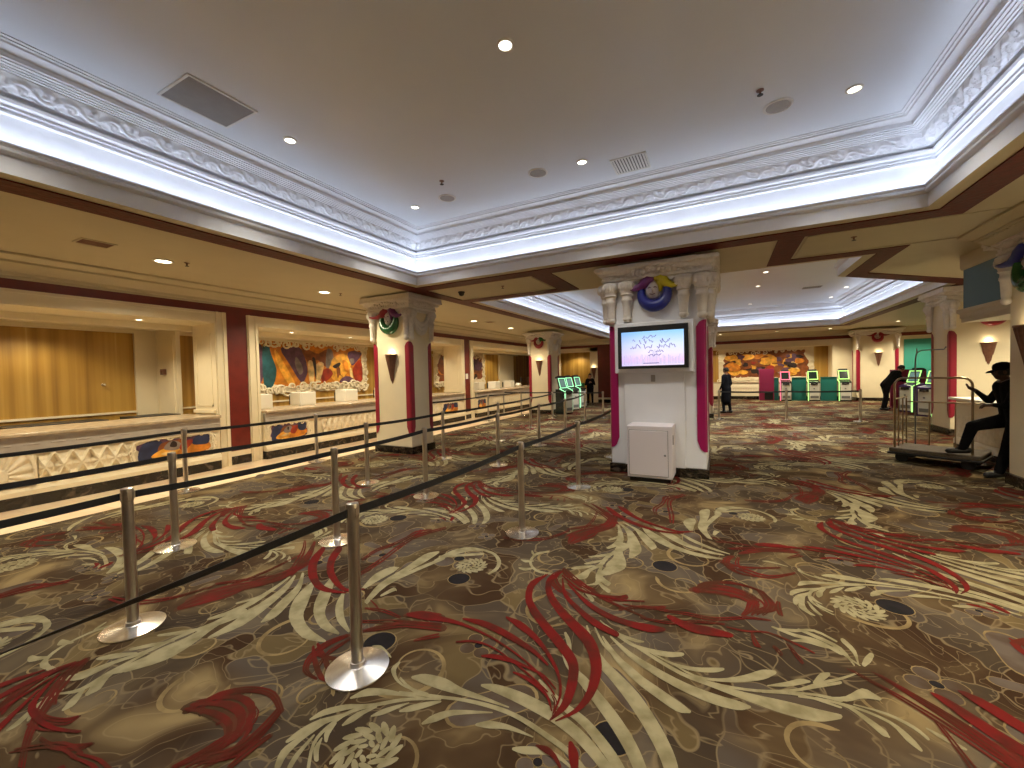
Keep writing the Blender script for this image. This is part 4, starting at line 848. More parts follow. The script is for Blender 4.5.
# ------------------------------------------------------------------ screen, cabinet and switch plate on the wide column
def screen_mat():
    m = bpy.data.materials.new('screen_picture'); m.use_nodes = True; nt = m.node_tree; L = nt.links.new
    b = nt.nodes['Principled BSDF']; b.inputs['Base Color'].default_value = (.01, .01, .01, 1); b.inputs['Roughness'].default_value = .2
    tc = nt.nodes.new('ShaderNodeTexCoord'); sp = nt.nodes.new('ShaderNodeSeparateXYZ'); L(tc.outputs['Generated'], sp.inputs[0])
    r = ramp(nt, [(0, srgb(236, 222, 246)), (.15, srgb(252, 206, 240)), (.35, srgb(246, 232, 250)), (.62, srgb(226, 234, 255)), (1, srgb(150, 206, 252))]); L(sp.outputs['Z'], r.inputs['Fac'])
    r2 = ramp(nt, [(0, srgb(190, 200, 250)), (.4, srgb(250, 250, 255)), (1, srgb(240, 252, 255))]); L(sp.outputs['X'], r2.inputs['Fac'])
    mx = nt.nodes.new('ShaderNodeMix'); mx.data_type = 'RGBA'; mx.blend_type = 'MULTIPLY'; mx.inputs['Factor'].default_value = .6; L(r.outputs['Color'], mx.inputs['A']); L(r2.outputs['Color'], mx.inputs['B'])
    L(mx.outputs['Result'], b.inputs['Emission Color']); b.inputs['Emission Strength'].default_value = 1.05; return m
M['screen'] = screen_mat()
M['screen_ink'] = mat('screen_lettering', (.1, .08, .2), .5, emit=srgb(110, 98, 168)[:3], estr=.8)
M['screen_pale'] = mat('screen_skyline', (.1, .08, .2), .5, emit=srgb(206, 200, 232)[:3], estr=.95)
t = thing('wall_screen', 'lit display in a white housing on the wide column', 'screen', (-.975, 6.92, 0))
b = MB(); b.box(-.60, .60, -.13, -.002, 1.665, 2.475); build('housing', b, 'white', t, bevel=.012)
b = MB(); b.box(-.54, .525, -.165, -.128, 1.735, 2.415); build('bezel', b, 'black', t, bevel=.006)
b = MB(); b.box(-.478, .462, -.168, -.164, 1.78, 2.325); sc_ = build('picture', b, 'screen', t)
b = MB(); rs = random.Random(3)
for zc, x0, x1, h in ((2.235, -.20, .06, .030), (2.165, -.30, .27, .042), (2.085, -.34, .34, .042), (2.005, -.10, .18, .026), (1.945, -.06, .14, .022)):   # the script lines are too blurred to read
    x = x0; pts = []
    while x < x1:
        pts.append(V(x, -.1695, zc + rs.uniform(-h, h))); x += rs.uniform(.008, .018)
        if rs.random() < .10: b.tube(pts, .0055, 4) if len(pts) > 2 else None; pts = []; x += .02
    if len(pts) > 2: b.tube(pts, .0055, 4)
b.box(-.14, .10, -.1695, -.168, 1.812, 1.824)
build('lettering', b, 'screen_ink', sc_)
b = MB()
for i in range(46):
    x = -.465 + i * .0200; h = rs.uniform(.04, .13) + (.10 if 22 < i < 28 else 0)
    b.box(x, x + rs.uniform(.004, .014), -.1688, -.1682, 1.80, 1.84 + h)
build('skyline', b, 'screen_pale', sc_)
b = MB(); b.box(-1.02, -.955, 6.86, 6.885, 1.52, 1.63); b.box(-.998, -.975, 6.852, 6.86, 1.555, 1.595)
tag(build('switch_plate', b, 'grille', bevel=.004), 'small grey switch plate under the lit display', 'switch plate')
t = thing('metal_cabinet', 'white cabinet standing against the foot of the wide column', 'cabinet', (-1.0, 6.62, 0))
b = MB(); b.box(-.32, .335, -.22, .26, .07, .86); build('body', b, 'cabinet', t, bevel=.01)
b = MB(); b.box(-.29, .30, -.17, .25, 0, .075); build('plinth', b, 'black', t)
b = MB(); b.box(-.285, .272, -.232, -.219, .11, .79); d = build('door', b, 'cabinet', t, bevel=.004)
b = MB(); b.lathe([(.016, 0), (.016, .008), (.009, .012)], 12, T=Matrix.Translation((.235, -.231, .43)) @ Matrix.Rotation(PI / 2, 4, 'X')); build('lock', b, 'kgrey', d)
b = MB(); b.box(-.293, .280, -.2205, -.2185, .102, .798); build('door_gap', b, 'kgrey', t)
b = MB(); b.box(.333, .342, -.14, -.09, .58, .72); build('side_handle', b, 'black', t, bevel=.003)

# ------------------------------------------------------------------ barrier posts and belts
ROWS = {'a': (-1.91, [(-1.91, -.6), (-1.91, 1.65), (-1.91, 3.86), (-1.91, 5.78), (-1.95, 8.1)]),
        'b': (-3.65, [(-3.65, -.6), (-3.66, 1.26), (-3.6, 2.9), (-3.74, 4.52), (-3.74, 6.62), (-3.85, 8.8), (-3.9, 10.75), (-4.3, 13.9)]),
        'c': (-5.08, [(-5.1, -.6), (-5.04, 2.1), (-5.1, 4.73), (-5.1, 6.75), (-5.1, 9.08), (-5.35, 11.6), (-5.65, 14.2)]),
        'd': (-7.4, [(-7.4, -.4), (-7.42, 3.26), (-7.4, 5.55), (-7.55, 9.2), (-7.6, 12.8), (-7.42, 15.2)])}
RN = {'a': 'the row nearest the white cabinet', 'b': 'the second row from the white cabinet', 'c': 'the third row from the white cabinet', 'd': 'the row along the reception counters'}
def post_parts(t):
    b = MB(); b.lathe([(.172, 0), (.178, .004), (.176, .010), (.10, .020), (.05, .026), (.046, .030)], 40); build('base', b, 'steelbase', t, smooth=.5)
    b = MB(); b.lathe([(.040, .024), (.040, .05), (.0325, .052), (.0325, .90)], 24); build('post', b, 'steel', t, smooth=.6)
    b = MB(); b.lathe([(.0325, .885), (.036, .892), (.036, .965), (.033, .975), (.02, .979), (.002, .98)], 24)
    for k in range(4):
        T = Matrix.Rotation(k * PI / 2, 4, 'Z'); b.box(.026, .040, -.012, .012, .90, .952, T=T)
    build('belt_head', b, 'kgrey' if False else 'steel', t, smooth=.6)
proto = None
BELTZ = .925
def belt(t, x, y, x2, y2, twist=0):
    b = MB(); d = V(x2 - x, y2 - y, 0); L = d.length; d.normalize(); n = V(-d.y, d.x, 0) * .0015; k = 14; vs = []
    for i in range(k + 1):
        s = i / k; p = d * (.036 + (L - .072) * s); z = BELTZ - .05 * L / 2.2 * .7 * 4 * s * (1 - s) * .5
        ang = twist * min(1, (1 - s) * 1.6); tw = V(0, 0, math.cos(ang)) + n.normalized() * math.sin(ang)
        for nn in (n, -n):
            vs += [p + nn + V(0, 0, z) + tw * -.024, p + nn + V(0, 0, z) + tw * .024]
    fs = []
    for i in range(k):
        o = 4 * i; fs += [(o, o + 4, o + 5, o + 1), (o + 2, o + 3, o + 7, o + 6), (o + 1, o + 5, o + 7, o + 3), (o, o + 2, o + 6, o + 4)]
    b.add(vs, fs); build('belt', b, 'belt', t)
def post(x, y, label):
    global proto
    if proto is None:
        proto = thing('stanchion', label, 'stanchion', (x, y, 0), 0, 'belt barrier posts'); post_parts(proto); return proto
    parts = [c for c in proto.children if not c.name.startswith('belt.') and c.name != 'belt']
    r = proto.copy(); COL.objects.link(r); r.location = (x, y, 0); r['label'] = label
    for c in parts:
        q = c.copy(); COL.objects.link(q); q.parent = r
    return r
for key, (x_, pts) in ROWS.items():
    vis = 0
    for i, (x, y) in enumerate(pts):
        if y < 1: lab = 'steel belt post at the camera end of ' + RN[key]
        elif key == 'a' and y > 7: lab = 'steel belt post hidden behind the wide screen column'
        elif key == 'd' and y == 9.2: lab = 'steel belt post hidden behind the aisle column'
        else: lab = 'steel belt post, %s in %s' % (ORD[vis], RN[key]); vis += 1
        t = post(x, y, lab)
        if i + 1 < len(pts): belt(t, x, y, *pts[i + 1], twist=-1.17 if key == 'a' and i == 0 else 0)
CR_ = [(-8.25, 15.2, 'steel belt post at the counter end of the cross belt'), (-6.0, 15.12, 'steel belt post beside the first green kiosk'), (-3.92, 14.9, 'steel belt post at the right end of the cross belt')]
for i, (x, y, lab) in enumerate(CR_):
    t = post(x, y, lab)
    if i + 1 < len(CR_): belt(t, x, y, *CR_[i + 1][:2])
FR_ = [(-.1, 15.5, 'steel belt post beside the person in the long coat'), (1.81, 15.5, 'steel belt post in the middle of the belt before the pink kiosk'), (3.72, 15.8, 'steel belt post at the right end of the belt before the far kiosks')]
for i, (x, y, lab) in enumerate(FR_):
    t = post(x, y, lab)
    if i + 1 < len(FR_): belt(t, x, y, *FR_[i + 1][:2])

# ------------------------------------------------------------------ reception counters
def relief_h(u, v):
    """diamond lattice with flower heads; u metres, v 0..1 of .42 m"""
    p = .19; a = (u / p) % 1; z = v
    d1 = abs(((u / p + z) % 1) - .5); d2 = abs(((u / p - z) % 1) - .5)
    h = max(0, 1 - d1 / .09, 1 - d2 / .09)
    h = min(1, h * 1.6)
    for cu in (0, 1):
        r = math.hypot((a - cu) * p / .42, z - .5)
        if r < .24: h = max(h, .75 * (1 - (r / .24) ** 2) + .3 * (abs(math.cos(4 * math.atan2(z - .5, (a - cu) * .7 + 1e-6))) - .5) * (r < .2))
    r = math.hypot((a - .5) * p / .42, z - .0)
    if r < .3: h = max(h, .6 * (1 - (r / .3) ** 2))
    return max(0, min(1, h))
def fan_h(u, v, R=.5):
    r = math.hypot(u, v); a = math.atan2(v, u)
    if r > R: return 0
    if r > R * .86: return 1
    if r < R * .2: return .9
    return .25 + .6 * abs(math.sin(a * 8)) * (.5 + .5 * r / R)
def scrolls(mb, y, z, rad, turns, x, thick, sgn=1, rot=0):
    pts = []; n = int(18 * turns)
    for i in range(n + 1):
        s = i / n; r = rad * (1 - .82 * s); a = rot + sgn * 2 * PI * turns * s; pts.append(V(x, y + r * math.cos(a), z + r * math.sin(a)))
    mb.tube(pts, [thick * (1 - .55 * i / n) for i in range(n + 1)], 6)
AMBER = [mat('paint_' + n, srgb(*c),   .45, noise=.38, nscale=6) for n, c in (('amber', (198, 122, 34)), ('purple', (92, 62, 84)), ('navy', (44, 52, 84)), ('red', (150, 48, 28)), ('gold', (226, 164, 60)), ('teal', (38, 84, 92)), ('brown', (128, 70, 30)), ('grey', (128, 116, 110)), ('pale', (222, 190, 128)), ('dark', (40, 26, 24)))]
PI_ = dict(amber=0, purple=1, navy=2, red=3, gold=4, teal=5, brown=6, grey=7, pale=8, dark=9)
def painted_panel(parent, x, y0, y1, z0, z1, seed):
    rs = random.Random(seed); n = 22; ym, zm = (y0 + y1) / 2, (z0 + z1) / 2; b = MB()
    ring = []
    for i in range(n):
        a = 2 * PI * i / n; c, s = math.cos(a), math.sin(a); k = 1 / max(abs(c), abs(s)) ** .8 * rs.uniform(.80, 1.0)
        ring.append((ym + (y1 - y0) / 2 * c * k, zm + (z1 - z0) / 2 * s * k))
    b.add([(x + .006, p, q) for p, q in ring], [tuple(range(n))], 1)
    W_, H_ = y1 - y0, z1 - z0
    for i, (c_, pts) in enumerate((('navy', ((.06, .15), (.12, .85), (.30, .9), (.34, .5), (.2, .1))), ('brown', ((.3, .2), (.34, .75), (.6, .8), (.7, .3))), ('gold', ((.2, .22), (.3, .5), (.52, .62), (.8, .42), (.92, .2), (.6, .12))), ('amber', ((.5, .15), (.62, .55), (.9, .6), (.92, .25))),
                                   ('grey', ((.36, .5), (.42, .8), (.54, .78), (.56, .52), (.46, .42))), ('red', ((.54, .45), (.6, .72), (.7, .8), (.72, .58), (.62, .36))), ('navy', ((.72, .55), (.74, .9), (.93, .92), (.94, .55), (.84, .48))), ('dark', ((.44, .62), (.47, .8), (.5, .7), (.49, .56))), ('pale', ((.3, .3), (.42, .42), (.5, .36), (.4, .26))))):
        P = [V(y0 + W_ * (a + rs.uniform(-.02, .02)), z0 + H_ * (e + rs.uniform(-.03, .03))) for a, e in pts]; m = len(P); sm = []
        for k in range(m):
            p0, p1, p2, p3 = P[k - 1], P[k], P[(k + 1) % m], P[(k + 2) % m]
            for s in (0, .25, .5, .75): sm.append(.5 * ((2 * p1) + (p2 - p0) * s + (2 * p0 - 5 * p1 + 4 * p2 - p3) * s * s + (3 * p1 - p0 - 3 * p2 + p3) * s ** 3))
        b.add([(x + .008 + .0012 * i, q.x, q.y) for q in sm], [tuple(range(len(sm)))], PI_[c_])
    p = build('painted_panel', b, AMBER, parent)
    f = MB()
    for i in range(26):
        a = 2 * PI * i / 26; c, s = math.cos(a), math.sin(a); k = 1 / max(abs(c), abs(s)) ** .8 * 1.02
        scrolls(f, ym + (y1 - y0) / 2 * c * k, zm + (z1 - z0) / 2 * s * k, rs.uniform(.035, .06), 1.2, x + .012, .013, rs.choice((-1, 1)), rs.uniform(0, 6))
    f.tube([V(x + .008, ym + (y1 - y0) / 2 * math.cos(a) * 1.02 / max(abs(math.cos(a)), abs(math.sin(a))) ** .8, zm + (z1 - z0) / 2 * math.sin(a) * 1.02 / max(abs(math.cos(a)), abs(math.sin(a))) ** .8) for a in [2 * PI * i / 52 for i in range(52)]], .02, 6, closed=True)
    build('scroll_frame', f, 'stonecream', p, smooth=True)
def counter(y0, y1, label, panels, relief, fans=(), res=.02):
    XF = XW + .13
    t = thing('reception_counter', label, 'counter', (0, 0, 0))
    b = MB(); b.box(DB - .15, XF, y0 + .01, y1 - .01, .17, .99); build('body', b, 'cream', t)
    b = MB(); b.box(DB - .15, XF + .03, y0 + .01, y1 - .01, 0, .17); build('plinth', b, 'marble_black', t, bevel=.005)
    b = MB(); b.sweep([(XF, y0 + .01), (XF, y1 - .01)], [(0, .17), (.05, .17), (.05, .235), (.04, .25), (.03, .285), (.015, .30), (0, .30)], False); build('ledge_moulding', b, 'cream', t, smooth=.5)
    b = MB(); b.box(XF - .05, XF + .035, y0 + .01, y1 - .01, .755, .985)
    n = int((y1 - y0) / .26)
    for k in range(n): b.box(XF + .033, XF + .042, y0 + .1 + k * .26, y0 + .25 + k * .26, .865, .885)
    build('apron', b, 'apron', t, bevel=.006)
    b = MB(); b.box(DB - .25, XF + .085, y0 + .005, y1 - .005, .99, 1.04); build('worktop', b, 'countertop', t, bevel=.01)
    b = MB()
    for a, c in relief:
        nu = int((c - a) / res); nv = max(8, int(.43 / res))
        b.grid(lambda u, v, a=a, c=c: (XF + .004 + .05 * relief_h(u * (c - a) + a, v) * (1 if .01 < v < .99 else 0), a + (c - a) * u, .31 + .42 * v), nu, nv)
    for cy, R in fans:
        b.grid(lambda u, v, cy=cy, R=R: (XF + .012 + .05 * fan_h((u - .5) * 2 * R, v * R * .9 - .12, R), cy + (u - .5) * 2 * R, .31 + .42 * v), int(2 * R / res), int(.42 / res))
    if b.v: build('carved_relief', b, 'stonecream', t, smooth=True)
    for i, (a, c) in enumerate(panels): painted_panel(t, XF, a, c, .33, .73, i + int(y0 * 10))
    return t
counter(BAYS[0][0], BAYS[0][1] - .02, 'near reception counter in front of the gold wood wall', [(3.08, 4.28)], [(2.03, 3.0)], [(1.68, .34)], res=.010)
counter(*BAYS[1], 'middle reception counter below the large mural', [(5.34, 6.3), (11.45, 12.45)], [(6.65, 11.2)], [], res=.022)
counter(*BAYS[2], 'far reception counter past the aisle column', [(13.75, 14.45)], [(14.9, 21)], [], res=.045)
# dark back desks and the white station boxes standing on the counters
for (y0, y1, lab) in ((2.0, 3.2, 'dark low desk shelf on the near counter'), (3.55, 4.3, 'dark ledge at the end of the near counter')):
    b = MB(); b.box(DB - .9, DB - .3, y0, y1, .95, 1.05); b.box(DB - .85, DB - .35, y0 + .04, y0 + .1, .0, .95); b.box(DB - .85, DB - .35, y1 - .1, y1 - .04, .0, .95)
    tag(build('back_desk', b, ['black'], bevel=.006), lab, 'desk')
def station(x, y, label, grp='white station boxes on the counters', s=1):
    t = thing('station_box', label, 'counter box', (x, y, 1.04), 0, grp)
    b = MB(); b.box(-.20, .20, -.22 * s, .22 * s, 0, .33); build('casing', b, 'office', t, bevel=.012)
    b = MB(); b.box(-.17, .17, .22 * s - .002, .22 * s + .006, .03, .30); b.box(.198, .206, -.18 * s, .18 * s, .03, .30); build('side_panels', b, 'office', t)
    b = MB(); b.box(-.32, -.20, -.16, .16, .02, .04); b.box(-.30, -.28, -.17, .17, .03, .26); build('monitor', b, 'black', t)
    return t
for y, lab in ((5.62, 'white box on the middle counter next to its left frame'), (6.75, 'second white box on the middle counter, left of its centre'), (8.1, 'third white box on the middle counter, right of its centre'), (9.55, 'white box on the middle counter beside the aisle column')): station(DB + .12, y, lab)
for y, lab in ((15.1, 'white box on the far counter nearest the red pilaster'), (16.5, 'second white box on the far counter'), (18.0, 'third white box on the far counter, farthest from the pilaster')): station(DB + .12, y, lab)
for i, (y, lab) in enumerate(((19.4, 'black monitor on the far counter left of the column'), (20.3, 'black monitor on the far counter touching the column in view'))):
    t = thing('monitor', lab, 'monitor', (DB + .1, y, 1.04), .5)
    b = MB(); b.box(-.09, .09, -.12, .12, 0, .015); b.tube([V(0, 0, .01), V(0, 0, .15)], .018, 8); build('stand', b, 'black', t)
    b = MB(); b.box(-.02, .02, -.27, .27, .12, .46); build('panel', b, 'black', t, bevel=.006)
b = MB(); b.ball((0, 0, 0), (.16, .2, .10)); o = tag(build('domed_tray', b, 'office', smooth=True, loc=(DB + .15, 19.0, 1.12)), 'white domed lump on the far counter between box and monitor', 'tray')
# wall device and door knob
b = MB(); b.box(-10.66, -10.52, 4.30, 4.36, 1.86, 1.98); b.box(-10.62, -10.56, 4.28, 4.30, 1.9, 1.95)
tag(build('wall_device', b, 'sconce', bevel=.006), 'small bronze device on the cream office pier', 'wall device')
b = MB(); b.lathe([(.03, 0), (.03, .01), (.012, .015), (.012, .04), (.028, .05), (.022, .075), (.001, .08)], 14, T=Matrix.Translation((-11, 3.5, 1.68)) @ Matrix.Rotation(PI / 2, 4, 'Y'))
tag(build('door_knob', b, 'steelbase', smooth=.6), 'round knob on the gold wood wall behind the near counter', 'door knob')

# ------------------------------------------------------------------ murals
def mural(name, label, T, Wd, Hd, shapes, bg, seed, dens):
    t = thing(name, label, 'mural', (0, 0, 0)); rs = random.Random(seed); q = lambda u, v, w_: T @ V(u, v, w_)
    b = MB(); b.box(-Wd / 2, Wd / 2, 0, Hd, 0, .03, T=T); build('backing', b, 'stonecream', t)
    b = MB(); n = 40; ring = []
    for i in range(n):
        a = 2 * PI * i / n; c, s = math.cos(a), math.sin(a); k = 1 / max(abs(c), abs(s)) ** .9 * rs.uniform(.84, .94)
        ring.append((Wd / 2 * c * k * .98, Hd * .54 + Hd * .44 * s * k))
    b.add([q(u, v, .034) for u, v in ring], [tuple(range(n))], PI_[bg])
    for i, (col, pts) in enumerate(shapes):
        P = [V(a, c_) for a, c_ in pts]; m = len(P); sm = []
        for k in range(m):
            p0, p1, p2, p3 = P[k - 1], P[k], P[(k + 1) % m], P[(k + 2) % m]
            for s in (0, .33, .66): sm.append(.5 * ((2 * p1) + (p2 - p0) * s + (2 * p0 - 5 * p1 + 4 * p2 - p3) * s * s + (3 * p1 - p0 - 3 * p2 + p3) * s ** 3) if col not in ('sharp',) else p1)
        b.add([q(p.x, p.y, .036 + .0012 * i) for p in sm], [tuple(range(len(sm)))], PI_[col])
    build('painting', b, AMBER, t)
    f = MB()
    def scr(u, v, rad, turns, sg, rot, th):
        pts = []; n = int(14 * turns)
        for i in range(n + 1):
            s = i / n; r = rad * (1 - .8 * s); a = rot + sg * 2 * PI * turns * s; pts.append(q(u + r * math.cos(a), v + r * math.sin(a), .06))
        f.tube(pts, [th * (1 - .5 * i / n) for i in range(n + 1)], 6)
    for i in range(dens):
        s = i / dens
        scr(-Wd / 2 + Wd * s + rs.uniform(0, .05), Hd * rs.uniform(.86, .95), rs.uniform(.08, .17), 1.3, rs.choice((-1, 1)), rs.uniform(0, 6), .032)
        scr(-Wd / 2 + Wd * s + rs.uniform(0, .05), Hd * rs.uniform(.03, .12), rs.uniform(.09, .18), 1.3, rs.choice((-1, 1)), rs.uniform(0, 6), .035)
    for i in range(max(5, dens // 4)):
        s = i / max(5, dens // 4)
        for e in (-1, 1): scr(e * (Wd / 2 - .1), Hd * (.08 + .86 * s), rs.uniform(.09, .13), 1.3, rs.choice((-1, 1)), rs.uniform(0, 6), .03)
    build('scroll_frame', f, 'stonecream', t, smooth=True)
def crop_shapes(S, fu, fv): return [(c, [(fu(x), fv(y)) for x, y in p]) for c, p in S]
S1 = [('purple', [(-40, 300), (60, 300), (80, 450), (40, 600), (-40, 600)]), ('teal', [(70, 300), (130, 330), (158, 470), (130, 600), (70, 600)]), ('amber', [(115, 305), (165, 310), (260, 450), (345, 600), (215, 615), (140, 420)]), ('gold', [(150, 330), (215, 440), (290, 600), (240, 600), (160, 430)]),
      ('purple', [(190, 320), (290, 300), (350, 330), (385, 470), (370, 545), (330, 580), (250, 440)]), ('grey', [(300, 380), (340, 440), (350, 500), (320, 520), (290, 440)]), ('brown', [(340, 300), (420, 330), (480, 350), (560, 310), (600, 400), (540, 460), (470, 400), (390, 420)]),
      ('grey', [(555, 310), (605, 330), (600, 440), (540, 465)]), ('gold', [(610, 380), (700, 340), (770, 400), (760, 470), (650, 590), (560, 520), (580, 440)]), ('red', [(500, 500), (560, 470), (600, 520), (540, 580), (500, 580)]),
      ('pale', [(388, 425), (432, 428), (432, 605), (402, 605)]), ('pale', [(455, 440), (520, 430), (490, 560), (450, 580)]), ('dark', [(425, 390), (445, 385), (456, 440), (452, 570), (438, 480)]), ('dark', [(600, 450), (660, 420), (672, 436), (640, 470), (610, 468)]),
      ('brown', [(632, 470), (664, 468), (668, 520), (694, 556), (660, 530), (640, 560)]), ('purple', [(740, 340), (800, 310), (840, 320), (885, 335), (820, 420), (775, 440)]), ('grey', [(760, 390), (800, 380), (800, 420), (770, 430)]), ('red', [(790, 470), (870, 390), (885, 570), (825, 600), (800, 540)]),
      ('pale', [(755, 480), (775, 470), (790, 570), (765, 560)]), ('purple', [(655, 595), (700, 545), (765, 550), (800, 590)]), ('amber', [(690, 400), (740, 420), (740, 500), (700, 480)])]
W1, H1 = 4.3, 1.56; yc1 = 10.28 - W1 / 2; Tm1 = face_T((-10.99, yc1, 0), (1, 0, 0)) @ Matrix.Translation((0, 1.32, 0))
mural('mural', 'large amber and purple painting in white scrolls behind the middle counter', Tm1, W1, H1, crop_shapes(S1, lambda x: -1.33 + (x - 95) * .00413, lambda y: H1 * (1 - (y - 235) / 425)), 'amber', 5, 26)
rs = random.Random(12)
def blobs(n, Wd, Hd, cols, r0, r1):
    out = []
    for i in range(n):
        u, v = rs.uniform(-Wd / 2 + .4, Wd / 2 - .4), rs.uniform(.25 * Hd, .82 * Hd); r = rs.uniform(r0, r1); m = 7; a0 = rs.uniform(0, 3)
        out.append((rs.choice(cols), [(u + r * 1.3 * math.cos(a0 + 2 * PI * k / m) * rs.uniform(.55, 1.2), min(max(v + r * .8 * math.sin(a0 + 2 * PI * k / m) * rs.uniform(.55, 1.2), .12 * Hd), .9 * Hd)) for k in range(m)]))
    return out
mural('mural', 'distant mural in white scrolls behind the pink and green kiosks', face_T((2.1, 26.88, 0), (0, -1, 0)) @ Matrix.Translation((0, .88, 0)), 4.55, 1.9,
      blobs(70, 4.1, 1.8, ['purple', 'brown', 'gold', 'red', 'amber', 'purple', 'gold', 'pale', 'dark', 'grey'], .10, .30), 'brown', 6, 16)
mural('mural', 'narrow end of a dark mural behind the far counter', face_T((-10.99, 16.1, 0), (1, 0, 0)) @ Matrix.Translation((0, 1.2, 0)), 4.2, 1.56, blobs(16, 4.2, 1.56, ['purple', 'brown', 'dark', 'red', 'amber'], .2, .5), 'brown', 8, 14)
mural('mural', 'sliver of mural seen between aisle column and cream jamb', face_T((-10.99, 11.6, 0), (1, 0, 0)) @ Matrix.Translation((0, 1.32, 0)), 1.6, 1.46, blobs(8, 1.6, 1.4, ['purple', 'brown', 'amber', 'red'], .15, .35), 'amber', 9, 8)
# far counter under the distant mural
t = thing('reception_counter', 'distant white counter below the far mural', 'counter', (0, 0, 0))
b = MB(); b.box(-1.1, 4.9, 25.98, 26.5, .1, .88); build('body', b, 'cream', t)
b = MB(); b.box(-1.1, 4.9, 25.93, 26.5, 0, .16); build('plinth', b, 'marble_black', t)
b = MB(); b.box(-1.1, 4.9, 25.9, 26.6, .88, .94); build('worktop', b, 'countertop', t)
b = MB()
for k in range(48): b.box(-1.0 + k * .122, -.92 + k * .122, 25.955, 25.98, .36, .60)
b.box(-1.1, 4.9, 25.94, 25.98, .62, .84); build('carved_front', b, 'stonecream', t)
# right-hand counter behind the leaning man
t = thing('side_counter', 'carved white counter behind the leaning man', 'counter', (0, 0, 0))
b = MB(); b.box(4.12, 4.85, 8.45, 11.2, .12, .98); build('body', b, 'cream', t)
b = MB(); b.box(4.09, 4.85, 8.45, 11.22, 0, .12); build('plinth', b, 'marble_black', t)
b = MB(); b.box(4.02, 4.9, 8.45, 11.26, .98, 1.03); build('worktop', b, 'office', t, bevel=.008)
b = MB(); b.sweep([(4.12, 11.2), (4.12, 8.45)], [(0, .12), (.04, .12), (.04, .2), (.02, .24), (0, .25)], False); build('ledge_moulding', b, 'cream', t)
b = MB(); b.grid(lambda u, v: (4.11 - .03 * relief_h(u * 2.6, v), 8.5 + 2.6 * u, .28 + .42 * v), 90, 16); build('carved_relief', b, 'stonecream', t, smooth=True)

# ------------------------------------------------------------------ kiosks
def kiosk(loc, rz, label, led, body, screen, grp, sx=1):
    """local: front faces -y; LED line runs along the left profile"""
    t = thing('check_in_kiosk', label, 'kiosk', loc, rz, grp)
    side = [(-.30, 0), (.22, 0), (.22, 1.02), (-.02, 1.02), (-.30, .94)]
    T = Matrix(((0, 0, 1, 0), (1, 0, 0, 0), (0, 1, 0, 0), (0, 0, 0, 1)))
    b = MB(); b.prism(side, -.24, .24, T=T); build('pedestal', b, body, t, bevel=.01)
    b = MB(); b.box(-.19, .22, -.315, -.298, .06, .88); fp = build('front_panel', b, 'kwhite', t, bevel=.006)
    b = MB(); b.box(-.03, .03, -.324, -.314, .58, .64); build('card_reader', b, 'kgrey', fp)
    b = MB(); b.box(-.15, .18, -.322, -.314, .14, .26); build('lower_vent', b, 'kgrey', fp)
    b = MB(); b.box(-.14, .14, -.325, -.30, .80, .89); b.ball((0, -.325, .83), (.06, .02, .04)); build('ticket_slot', b, 'black', t)
    tilt = Matrix.Translation((0, -.02, 1.02)) @ Matrix.Rotation(-.30, 4, 'X')
    b = MB(); b.box(-.22, .22, -.02, .05, .02, .47, T=tilt); h = build('screen_head', b, 'kdark', t, bevel=.008)
    b = MB(); b.box(-.155, .155, -.026, -.019, .09, .40, T=tilt); build('display', b, screen, h)
    b = MB()
    for a in ((-.205, .205, .435, .465), (-.205, .205, .03, .06), (-.205, -.172, .03, .465), (.172, .205, .03, .465)): b.box(a[0], a[1], -.03, -.019, a[2], a[3], T=tilt)
    build('led_frame', b, led, h)
    b = MB(); xa, xb = sorted((-.25 * sx, -.215 * sx)); b.box(xa, xb, -.32, -.29, .02, .94); b.prism([(-.315, .92), (-.285, .92), (-.02, 1.02), (-.02, 1.055)], xa, xb, T=T); build('led_edge', b, led, t)
    b = MB(); b.box(-.17, .17, .0, .16, .50, .57, T=tilt); b.box(-.03, .03, .03, .06, .4, .52, T=tilt); build('camera_bar', b, 'black', t)
    return t
kiosk((2.87, 24.98, 0), 0, 'white kiosk with pink light edge beside the tall magenta panel', 'led_pink', 'kdark', 'kdark', 'kiosks along the far wall')
kiosk((4.03, 24.98, 0), 0, 'white kiosk with lime light edge between two teal panels', 'led_lime', 'kdark', 'kdark', 'kiosks along the far wall')
kiosk((5.25, 24.98, 0), 0, 'white kiosk with lime light edge at the right end, by the far column', 'led_lime', 'kdark', 'kdark', 'kiosks along the far wall')
for x0, x1, lab in ((2.38, 2.58, 'narrow teal panel left of the pink kiosk'), (3.14, 3.74, 'teal panel between pink and lime kiosks'), (4.32, 4.96, 'teal panel between the two lime kiosks')):
    b = MB(); b.box(x0, x1, 24.85, 24.92, 0, 1.17); b.box(x0 - .01, x1 + .01, 24.83, 24.94, 1.15, 1.18); tag(build('divider_panel', b, 'teal'), lab, 'panel')
b = MB(); b.box(1.72, 2.36, 24.7, 25.1, 0, 1.64); o = tag(build('magenta_cabinet', b, 'kmagenta', bevel=.01), 'tall magenta cabinet at the left end of the far kiosks', 'cabinet')
b = MB(); b.box(1.95, 2.32, 24.68, 24.71, .05, .42); build('recess', b, 'black', o); b = MB(); b.box(1.93, 2.34, 24.66, 24.71, .43, .47); build('shelf', b, 'kmagenta', o)
for (x, y, lab) in ((-5.86, 15.98, 'green lit kiosk nearest the crimson cornered column'), (-6.1, 17.55, 'middle one of the three green lit kiosks'), (-6.2, 19.0, 'green lit kiosk nearest the standing guard')):
    kiosk((x, y, 0), PI / 2 * .76, lab, 'led_green', 'kdark', 'kscreen', 'green kiosks by the column')
